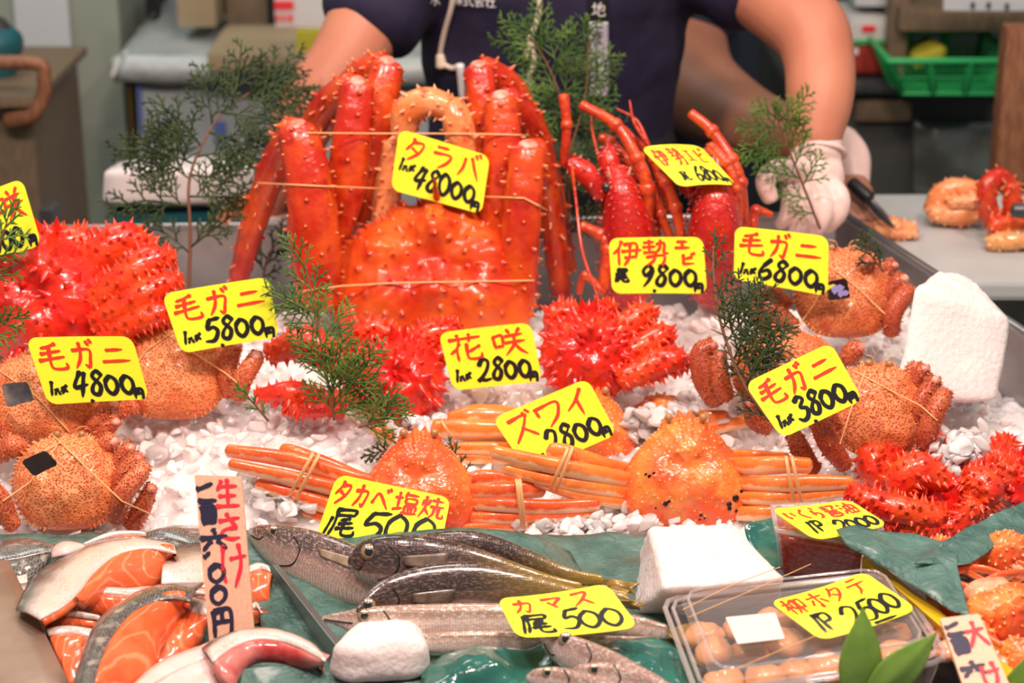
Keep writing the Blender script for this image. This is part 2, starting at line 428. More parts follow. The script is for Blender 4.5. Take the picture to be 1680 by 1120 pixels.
K['iris'] = plain('fish_iris', (.45, .28, .16), .15, metal=.5, coat=1)
def salmon_flesh():
    m = Mat('salmon_flesh'); n = m.wave(42, 1.6, m.co((1, .6, 1.2), (.3, .5, .6)), 1.2)
    c = m.mix(m.ramp(m.noise(20, 3), (.35, 0), (.65, 1)), (.82, .10, .025), (.86, .16, .05))
    c = m.mix(m.ramp(n, (.86, 0), (1, .45)), c, (.93, .42, .22))
    nn = m.bump(m.noise(70, 3), .3, .002); return m.done(c, .22, nn, coat=.7, coatr=.08, sss=.3, sssr=.008)
K['salmon'] = salmon_flesh()
def salmon_skin():
    m = Mat('salmon_skin'); v = m.vor(380, rnd=.5)
    b = m.math('ADD', m.attr('B'), m.math('MULTIPLY', m.math('SUBTRACT', m.noise(30, 4), .5), .5))
    c = m.ramp(b, (.08, (.05, .05, .04)), (.30, (.28, .25, .2)), (.5, (.78, .62, .55)), (1, (.85, .66, .58)))
    c = m.mix(m.ramp(v, (.45, 0), (.7, .4)), c, (.3, .26, .22))
    nn = m.bump(v, .3, .0006); return m.done(c, .28, nn, metal=.15, coat=.6, coatr=.1)
K['sskin'] = salmon_skin()
def dark_skin():
    m = Mat('dark_scaly_skin'); v = m.vor(330, rnd=.4)
    c = m.mix(m.ramp(v, (.3, 0), (.6, 1)), (.05, .05, .045), (.20, .17, .15)); c = m.mix(m.ramp(m.noise(70, 3), (.55, 0), (.7, .7)), c, (.5, .42, .37))
    return m.done(c, .25, m.bump(v, .3, .0006), coat=.7, coatr=.1)
K['dskin'] = dark_skin()
K['collar'] = plain('pink_fish_flesh', (.80, .30, .26), .25, (.45, .03, .025), 22, 90, .002, coat=.6, sss=.3, sssr=.008)
K['collarskin'] = plain('pale_fish_skin', (.85, .62, .56), .25, (.78, .50, .45), 30, 250, .0005, coat=.6)
def clearplastic(name, tint, g=.16):
    m = Mat(name); nt = m.nt; t = m.N.new('ShaderNodeBsdfTransparent'); t.inputs[0].default_value = tint+(1,)
    gl = m.N.new('ShaderNodeBsdfGlossy'); gl.inputs['Roughness'].default_value = .06; mx = m.N.new('ShaderNodeMixShader')
    fr = m.N.new('ShaderNodeLayerWeight'); fr.inputs['Blend'].default_value = .5; a = m.math('ADD', m.math('MULTIPLY', m.math('POWER', fr.outputs['Facing'], 4.), .5), g)
    d = m.N.new('ShaderNodeBsdfDiffuse'); d.inputs[0].default_value = (.9, .85, .84, 1); mx2 = m.N.new('ShaderNodeMixShader'); mx2.inputs[0].default_value = .5
    nt.links.new(gl.outputs[0], mx2.inputs[1]); nt.links.new(d.outputs[0], mx2.inputs[2])
    nt.links.new(a, mx.inputs[0]); nt.links.new(t.outputs[0], mx.inputs[1]); nt.links.new(mx2.outputs[0], mx.inputs[2])
    nt.links.new(mx.outputs[0], m.N['Material Output'].inputs[0]); return m.m
K['clear'] = clearplastic('clear_plastic', (.98, .97, .97), .05)
K['clearrim'] = clearplastic('clear_plastic_rim', (.95, .92, .92), .3)
def roe():
    m = Mat('salmon_roe'); v = m.vor(170); c = m.mix(m.ramp(v, (.2, 0), (.6, 1)), (.62, .07, .02), (.40, .03, .01))
    return m.done(c, .12, m.bump(v, .6, -.003), coat=1, sss=.2, sssr=.005)
K['roe'] = roe()
K['scallop'] = plain('scallop_meat', (.86, .43, .17), .3, (.80, .33, .11), 30, 80, .002, coat=.5, sss=.4, sssr=.01)
K['leaf'] = plain('bamboo_leaf', (.13, .24, .03), .35, (.20, .32, .05), 25, 200, .0005, coat=.3)
K['meat'] = plain('crab_meat', (.90, .50, .32), .35, (.85, .25, .12), 60, 90, .002, coat=.5, sss=.3)
K['greenbasket'] = plain('green_plastic', (.03, .42, .12), .4)
K['sponge'] = plain('yellow_sponge', (.45, .40, .03), .9)
K['concrete'] = plain('pale_green_wall', (.30, .33, .27), .8, (.27, .30, .25), 3)
K['darkwall'] = plain('dark_stained_wall', (.06, .062, .055), .7, (.035, .037, .035), 5)
K['paperw'] = plain('white_paper', (.55, .58, .60), .7)
K['cardboard'] = plain('cardboard', (.36, .28, .17), .8, (.30, .23, .14), 6)
K['teal'] = plain('teal_plastic', (.015, .10, .12), .45)
K['boxwhite'] = plain('foam_white', (.62, .60, .58), .6)
K['greywrap'] = plain('grey_plastic_wrap', (.42, .47, .48), .3, (.52, .55, .54), 8, 30, .006)
K['freezer'] = plain('enamel_white', (.42, .45, .47), .5, (.37, .41, .43), 4)
K['orange'] = plain('orange_tape', (.55, .28, .03), .6)
K['blue'] = plain('blue_print', (.10, .16, .42), .6)
K['redbox'] = plain('red_box', (.35, .03, .02), .6)
K['foam'] = plain('foam_pink', (.80, .70, .68), .6)
K['tabletop'] = plain('steel_table_top', (.50, .51, .50), .45, (.44, .46, .45), 7)

# ------------------------------------------------------------------ drape helper
def bvh_of(objs):
    bpy.context.view_layer.update(); dg = bpy.context.evaluated_depsgraph_get(); V = []; Fc = []
    for o in objs:
        if o.type != 'MESH': continue
        e = o.evaluated_get(dg); me = e.to_mesh(); n = len(V); mw = o.matrix_world
        V += [mw @ v.co for v in me.vertices]; Fc += [[i+n for i in p.vertices] for p in me.polygons]; e.to_mesh_clear()
    return BVHTree.FromPolygons(V, Fc)
def kids(o):
    r = [o]
    for c in o.children: r += kids(c)
    return r
def drape(bvh, px, py, off=.0015, Y=None):
    d = ray(px, py).normalized(); h = bvh.ray_cast(Vector((0, 0, CAMZ)), d)
    if h[0] is None: return at(px, py, Y) if Y else None
    return h[0]-d*off
def band(parent, bvh, pts, r=.0011, Y=None, name='rubber_band', mat='band', steps=14, keepY=False):
    """elastic stretched over the shell: the pixel path dropped onto the surface, then pulled taut"""
    P = []
    for (a, b) in zip(pts[:-1], pts[1:]):
        for k in range(steps): t = k/steps; P.append(drape(bvh, a[0]+(b[0]-a[0])*t, a[1]+(b[1]-a[1])*t, r*1.2, Y))
    P.append(drape(bvh, pts[-1][0], pts[-1][1], r*1.2, Y)); P = [p for p in P if p is not None]
    if len(P) < 3: return None
    # taut: depth never behind the straight chord of neighbours
    c0 = Vector((0, 0, CAMZ)); D = [(p-c0).length for p in P]; dirs = [(p-c0).normalized() for p in P]
    for it in range(40):
        for i in range(1, len(D)-1): D[i] = min(D[i], .5*(D[i-1]+D[i+1]))
    P = [c0+d*l for d, l in zip(dirs, D)]
    mb = MB(); tube(mb, P, r, n=6, seg=1); return obj(name, mb, K[mat], parent)

# ------------------------------------------------------------------ setting
mb = MB(); box(mb, -4, 4, 1.0, 6.2, -.05, 0, .001, 1); tag(obj('floor', mb, K['darkwall'], smooth=False), kind='structure')
mb = MB(); box(mb, -4, 4, 5.6, 5.75, 0, 3.2, .001, 1); tag(obj('wall_back', mb, K['darkwall'], smooth=False), kind='structure')
mb = MB(); box(mb, -2.4, at(208, 200, 4.3).x, 4.3, 4.7, 0, 3.2, .01, 2); tag(obj('wall_left', mb, K['concrete'], smooth=False), kind='structure')

def quadbox(px0, py0, px1, py1, Y, depth, name=None, mat=None, parent=None, r=.004, res=4, **k):
    """upright box whose front face spans these pixels at depth Y"""
    a = at(px0, py0, Y); b = at(px1, py1, Y); m = MB(); box(m, min(a.x, b.x), max(a.x, b.x), Y, Y+depth, min(a.z, b.z), max(a.z, b.z), r, res, **k)
    return obj(name, m, mat, parent, smooth=False) if name else m

# --- left background
o = quadbox(18, -40, 124, 172, 4.285, .012, 'paper_notice', K['paperw'], r=.001); tag(o, 'white paper notice pinned on the pale green column at far left', 'notice')
t = thing('wooden_cabinet', (at(20, 380, 3.5).x, 3.6, 0), 'brown wooden cabinet with a curved handle at the left edge', 'cabinet')
a = at(55, 170, 3.5); m = MB(); box(m, -1.35, a.x, 3.5, 3.9, 0, a.z, .01, 3); obj('body', m, K['oldwood'], t, smooth=False)
m = MB(); box(m, -1.35, at(62, 150, 3.48).x, 3.46, 3.92, a.z, a.z+.02, .005, 2); obj('top', m, K['oldwood'], t, smooth=False)
m = MB(); tube(m, [at(-60, 104, 3.46), at(20, 102, 3.46), at(66, 106, 3.46), at(72, 125, 3.46), at(70, 160, 3.46), at(52, 190, 3.46), at(20, 196, 3.49)], [.013]*5+[.014, .02], n=10, seg=5); obj('handle', m, K['redwood'], t)
t = thing('plastic_bucket', (at(0, 150, 3.6).x, 3.65, at(0, 150, 3.65).z), 'dark teal plastic bucket with crumpled bag on the wooden cabinet', 'bucket')
t.location.z = a.z+.02; c = at(-12, 130, 3.66)
m = MB(); tube(m, [(c.x, 3.66, a.z+.022), (c.x, 3.66, a.z+.06), (c.x, 3.66, at(0, 75, 3.66).z)], [.045, .05, .055], n=24, seg=3); obj('body', m, K['teal'], t)
m = MB(); z = at(0, 72, 3.66).z; tube(m, [(c.x, 3.66, z-.006), (c.x, 3.66, z+.006)], [.062, .062], n=24); obj('rim', m, K['teal'], t)
m = MB(); ball(m, (c.x, 3.66, z+.02), .045, sc=(1, 1, .8)); obj('bag', m, K['steeldark'], t)
# chest freezer with clutter, left middle
Yf = 4.1
t = thing('chest_freezer', (at(400, 300, Yf).x, Yf+.4, 0), 'pale grey chest freezer covered with plastic behind the cypress branch', 'freezer')
fz = at(215, 78, Yf).z
x0, x1 = at(212, 90, Yf).x, at(980, 90, Yf).x
m = MB(); box(m, x0, x1, Yf, Yf+.8, 0, fz-.05, .02, 3); obj('body', m, K['freezer'], t, smooth=False)
m = MB(); patch(m, [[(x0-.03+(x1-x0)*i/6, Yf-.03+.8*j/3, fz-.02+.012*noise.noise(Vector((i*3.1, j*2.2, 1)))) for i in range(7)] for j in range(4)], 5, 5, .05, .01, 9); obj('plastic_sheet', m, K['greywrap'], t)
m = MB(); patch(m, [[at(212, 80, Yf-.04), at(205, 85, Yf-.05)], [at(196, 105, Yf-.05), at(188, 106, Yf-.05)], [at(186, 130, Yf-.05), at(181, 128, Yf-.05)]], 3, 4, .004); obj('tape_end', m, K['white'], t)
for px, py, px2, py2, mt in ((207, 95, 222, 300, 'orange'), (222, 120, 236, 220, 'blue'), (350, 200, 372, 240, 'blue'), (300, 120, 308, 300, 'greywrap')):
    quadbox(px, py, px2, py2, Yf-.006, .01, 'printed_panel' if mt != 'greywrap' else 'seam', K[mt], t)
def crate(name, px0, py0, px1, py1, Y, d, mt, label, cat, extra=None, lid=None):
    t = thing(name, (at((px0+px1)/2, py1, Y).x, Y+d/2, at(px0, py1, Y).z), label, cat)
    quadbox(px0, py0, px1, py1, Y, d, 'body', K[mt], t, .006)
    if lid: quadbox(px0-4, py0-3, px1+4, py0+(py1-py0)*.22, Y-.006, d+.012, 'lid', K[lid], t, .006)
    for e in extra or []: quadbox(*e[:4], Y-.004, .01, e[5], K[e[4]], t, .001)
    return t
t = crate('cardboard_tray', 338, 86, 505, 118, 3.98, .3, 'cardboard', 'flat brown cardboard tray lying on the front edge of the freezer', 'tray')
m = MB(); 
crate('cardboard_box', 285, -60, 356, 46, 4.25, .2, 'cardboard', 'tan cardboard box on the freezer left of the dark bin', 'box')
crate('storage_bin', 366, -60, 440, 42, 4.35, .2, 'oldwood', 'brown storage bin on the freezer between cardboard box and foam tub', 'bin', lid='steeldark')
t = crate('foam_box', 446, -60, 560, 52, 4.25, .25, 'boxwhite', 'white foam box with a faded red print beside the seller sleeve', 'box', [(450, 2, 482, 16, 'redp', 'red_print'), (452, 24, 458, 36, 'redp', 'red_print'), (462, 24, 468, 36, 'redp', 'red_print'), (472, 24, 480, 36, 'redp', 'red_print')])
m = MB(); tube(m, [at(244, -20, 4.1), at(243, 20, 4.1), at(252, 30, 4.1), at(260, 20, 4.1), at(258, -20, 4.1)], .006, seg=4); o = obj('hanging_hook', m, K['blackapron']); tag(o, 'black hook hanging above the freezer', 'hook')
o = quadbox(485, 50, 545, 100, 4.0, .03, 'yellow_pad', K['sponge']); tag(o, 'yellow green pad on the freezer beside the seller left arm', 'pad')
# foam box with lid behind the branch
t = thing('polystyrene_box', (at(290, 360, 3.0).x, 3.1, 0), 'pinkish white foam lid on a dark box behind the large cypress branch', 'box')
m = MB(); rbox(m, [at(190, 262, 3.35), at(400, 250, 3.35), at(420, 272, 3.05), at(168, 278, 3.05)], [at(190, 340, 3.35), at(400, 340, 3.35), at(425, 342, 3.05), at(164, 338, 3.05)], .015, 8, .003, 12); obj('lid', m, K['foam'], t)
m = MB(); a = at(180, 342, 3.07); b = at(420, 342, 3.07); box(m, a.x, b.x, 3.07, 3.33, 0, a.z-.002, .005, 3); obj('body', m, K['teal'], t, smooth=False)
a = at(62, 345, 3.2); b = at(86, 345, 3.2); m = MB(); box(m, a.x, b.x, 3.2, 3.26, 0, a.z); o = obj('steel_post', m, K['steeldark'], smooth=False); tag(o, 'short dark grey post behind the spiny red crab at left', 'post')

# --- right background
Yr = 4.0
t = thing('steel_cabinet', (at(1540, 300, Yr).x, Yr+.3, 0), 'dark grey worktop cabinet along the right background', 'cabinet')
zt = at(1500, 128, Yr).z
m = MB(); box(m, at(1300, 100, Yr).x, 2.2, Yr+.02, Yr+.7, 0, zt-.03, .01, 3); obj('body', m, K['darkwall'], t, smooth=False)
m = MB(); box(m, at(1290, 100, Yr).x, 2.2, Yr-.02, Yr+.72, zt-.03, zt, .006, 3); obj('worktop', m, K['steeldark'], t, smooth=False)
quadbox(1405, 165, 1495, 200, Yr, .02, 'name_panel', K['oldwood'], t)
m = MB(); patch(m, [[at(1500+40*i, 200+j*70, Yr-.01) for i in range(6)] for j in range(4)], 4, 4, .004, .02, 9); obj('plastic_curtain', m, plain('dark_clear_film', (.05, .055, .05), .18, (.09, .10, .09), 9, 30, .006, coat=1), t)
t = thing('wooden_shelf', (at(1600, 40, 3.9).x, 4.05, zt), 'weathered wooden shelf frame above the green basket', 'shelf')
quadbox(1478, 14, 1760, 52, 3.9, .45, 'board', K['oldwood'], t)
quadbox(1466, -40, 1486, 125, 3.95, .06, 'leg', K['oldwood'], t)
o = quadbox(1652, 45, 1682, 300, 3.35, .05, 'wooden_post', K['redwood']); tag(o, 'slim brown post standing at the right edge', 'post')
o.scale = (1, 1, 1)
t = crate('price_board', 1552, -60, 1700, 20, 3.7, .01, 'paperw', 'white price board edge at the top right corner', 'sign', [(1594, 4, 1599, 14, 'blk', 'mark'), (1620, 4, 1625, 14, 'blk', 'mark'), (1650, 6, 1655, 16, 'blk', 'mark')])
crate('carton', 1392, 32, 1468, 72, 4.02, .22, 'boxwhite', 'white carton with red print and green base above the red crate', 'box', [(1392, 66, 1468, 73, 'greenbasket', 'green_base'), (1415, 42, 1436, 53, 'redp', 'red_print')])
crate('plastic_crate', 1392, 74, 1466, 121, 4.02, .24, 'redbox', 'dark red crate under the white carton in the background', 'crate', [(1400, 80, 1408, 90, 'white', 'white_print')])
crate('paper_bundle', 1404, -40, 1462, 12, 4.06, .2, 'paperw', 'pale paper bundle above the white carton', 'bundle')
# green basket
t = thing('plastic_basket', (at(1550, 140, 3.85).x, 3.95, zt), 'bright green plastic basket with a yellow pad inside', 'basket')
rimz = at(1500, 90, 3.86).z
B0 = [at(1476, 145, 3.86), at(1640, 140, 3.86)]; T0 = [at(1453, 88, 3.84), at(1662, 92, 3.84)]
m = MB(); zb = zt+.004
def bring(f, x0, x1, y0, y1, z):
    return [Vector((x0, y0, z)), Vector((x1, y0, z)), Vector((x1, y1, z)), Vector((x0, y1, z))]
tb = bring(0, T0[0].x, T0[1].x, 3.80, 4.1, rimz); bb = bring(0, B0[0].x, B0[1].x, 3.84, 4.06, zb)
for i in range(4):
    a, b, c, d = tb[i], tb[(i+1) % 4], bb[i], bb[(i+1) % 4]; n = 22 if i % 2 == 0 else 14
    for k in range(n+1): tube(m, [a.lerp(b, k/n), c.lerp(d, k/n)], .0022 if k % 7 else .007, n=4, seg=1)
    tube(m, [c, d], .004, n=6, seg=1)
    tube(m, [a.lerp(c, .5), b.lerp(d, .5)], .002, n=4, seg=1)
rbox(m, [bb[3], bb[2], bb[1], bb[0]], [p-Vector((0, 0, .003)) for p in (bb[3], bb[2], bb[1], bb[0])], .001, 2)
obj('basket_body', m, K['greenbasket'], t)
m = MB(); tube(m, tb+[tb[0]], .007, n=8, seg=1); obj('rim', m, K['greenbasket'], t)
m = MB(); rbox(m, [at(1490, 84, 3.98), at(1518, 54, 3.98), at(1556, 76, 3.9), at(1500, 92, 3.9)], [p-Vector((0, 0, .03)) for p in (at(1490, 84, 3.98), at(1518, 54, 3.98), at(1556, 76, 3.9), at(1500, 92, 3.9))], .006, 4)
tag(obj('folded_pad', m, K['sponge']), 'yellow folded pad lying in the green basket', 'pad')
# right work table with crab pieces
zw = .865
t = thing('work_table', (.95, 2.95, 0), 'pale steel work table behind the tray on the right', 'table')
m = MB(); box(m, .47, 1.6, 2.68, 3.14, zw-.03, zw, .006, 4); obj('top', m, K['tabletop'], t, smooth=False)
for x in (.66, 1.5):
    for y in (2.87, 3.08): m = MB(); tube(m, [(x, y, 0), (x, y, zw-.028)], .02, seg=1); obj('leg', m, K['steel'], t)

# ------------------------------------------------------------------ display bed
t = thing('display_counter', (0, 2.2, 0), 'grey steel display counter holding the crushed ice', 'counter')
m = MB(); box(m, -1.0, .66, 1.52, 2.80, 0, .70, .01, 3); obj('body', m, K['steeldark'], t, smooth=False)
# back rim
bl = at(-60, 388, 2.80); br = at(1385, 352, 2.80); fr = at(1720, 570, 2.34)
zr = at(300, 383, 2.80).z
m = MB(); rbox(m, [(-.95, 2.815, zr), (br.x+.01, 2.815, br.z), (br.x, 2.80, br.z), (-.95, 2.80, zr)], [(-.95, 2.815, .69), (br.x+.01, 2.815, .69), (br.x, 2.80, .69), (-.95, 2.80, .69)], .003, 4); obj('back_panel', m, K['steel'], t, smooth=False)
m = MB(); d = (fr-br); d.z = 0; nn = Vector((d.y, -d.x, 0)).normalized()*-.012
rbox(m, [br, fr, fr-nn, br-nn], [Vector((p.x, p.y, .69)) for p in (br, fr, fr-nn, br-nn)], .003, 4); obj('side_panel', m, K['steel'], t, smooth=False)
m = MB(); tube(m, [br, fr], .006, n=8, seg=1); tube(m, [Vector((-.95, 2.807, zr)), br], .006, n=8, seg=1); obj('rim', m, K['steel'], t)
# ice bed + lumps
R = random.Random(5)
def rx(Y): # right limit of the bed
    if Y <= fr.y: return .70
    k = (Y-fr.y)/(br.y-fr.y); return fr.x+(br.x-fr.x)*k-.015
m = MB(); nx, ny = 420, 200; vs = []; fs = []
for j in range(ny+1):
    Y = 2.06+(2.79-2.06)*j/ny
    for i in range(nx+1):
        x = -.9+(rx(Y)+.9)*i/nx; p = Vector((x, Y, 0))
        z = S(x, Y)-.003+.007*noise.noise(p*24)+.009*(.5-noise.voronoi(p*52)[0][0])+.005*(.5-noise.voronoi(p*120)[0][0])
        if j == 0: z = .72
        vs.append((x, Y, z))
for j in range(ny):
    for i in range(nx): a = j*(nx+1)+i; fs.append((a, a+1, a+nx+2, a+nx+1))
n0 = len(vs); vs += [(x, y, .70) for x, y, z in vs]; 
for j in range(ny):
    for i in range(nx):
        if i == 0 or j == 0 or i == nx-1 or j == ny-1: pass
per = [i for i in range(nx+1)]+[j*(nx+1)+nx for j in range(1, ny+1)]+[ny*(nx+1)+i for i in range(nx-1, -1, -1)]+[j*(nx+1) for j in range(ny-1, 0, -1)]
for a, b in zip(per, per[1:]+per[:1]): fs.append((b, a, a+n0, b+n0))
fs.append(tuple(a+n0 for a in per)); m.add(vs, fs)
tag(obj('packed_ice', m, K['icebed']), 'packed bed of crushed ice filling the display', 'ice', kind='stuff')
def lump_shape(R):
    """one broken piece: a unit ball cut by a few planes"""
    import bmesh
    bm = bmesh.new(); bmesh.ops.create_icosphere(bm, subdivisions=3, radius=1)
    pl = [(Vector((R.gauss(0, 1), R.gauss(0, 1), R.gauss(0, 1))).normalized(), R.uniform(.3, .8)) for _ in range(12)]
    for v in bm.verts:
        for n, d in pl:
            q = v.co.dot(n)
            if q > d: v.co -= n*(q-d)*.99
    sx, sy, sz = R.uniform(.7, 1.3), R.uniform(.6, 1.1), R.uniform(.5, .9)
    vs = [Vector((v.co.x*sx, v.co.y*sy, v.co.z*sz)) for v in bm.verts]; fs = [tuple(v.index for v in f.verts) for f in bm.faces]; bm.free(); return vs, fs
SHP = [lump_shape(R) for _ in range(14)]
def lumps(m, pos, size):
    vs, fs = R.choice(SHP); q = Matrix.Rotation(R.uniform(0, 6.28), 3, 'Z') @ Matrix.Rotation(R.uniform(-1, 1), 3, 'X') @ Matrix.Rotation(R.uniform(-1, 1), 3, 'Y')
    m.add([pos+(q @ v)*size for v in vs], fs)
m = MB(); mc = MB()
for i in range(3000):
    Y = 2.06+.72*R.random()**1.15; x = R.uniform(-.72, min(rx(Y)-.01, .72))
    if abs(x) > .30*Y+.06: continue
    s = R.choice((.006, .008, .010, .013, .016)); z = S(x, Y)+R.uniform(-.004, .005)
    (lumps(mc, Vector((x, Y, z+.004)), s*1.05) if R.random() < .22 else lumps(m, Vector((x, Y, z)), s))
for px, py, n, sp in ((470, 830, 60, 35), (980, 870, 60, 40), (700, 720, 25, 25), (1580, 750, 40, 40), (880, 880, 20, 25), (1240, 640, 30, 60), (760, 640, 20, 40), (640, 720, 10, 20)):
    for i in range(n):
        p = SH(px+R.gauss(0, sp), py+R.gauss(0, sp*.5)); lumps(mc if R.random() < .7 else m, p+Vector((0, -.005, .010+R.random()*.012)), R.uniform(.010, .019))
tag(obj('crushed_ice', m, K['ice']), 'crushed white ice pieces heaped under the crabs', 'ice', kind='stuff')
tag(obj('clear_ice_pieces', mc, K['iceclear']), 'clear glassy ice pieces scattered over the heap', 'ice', kind='stuff')
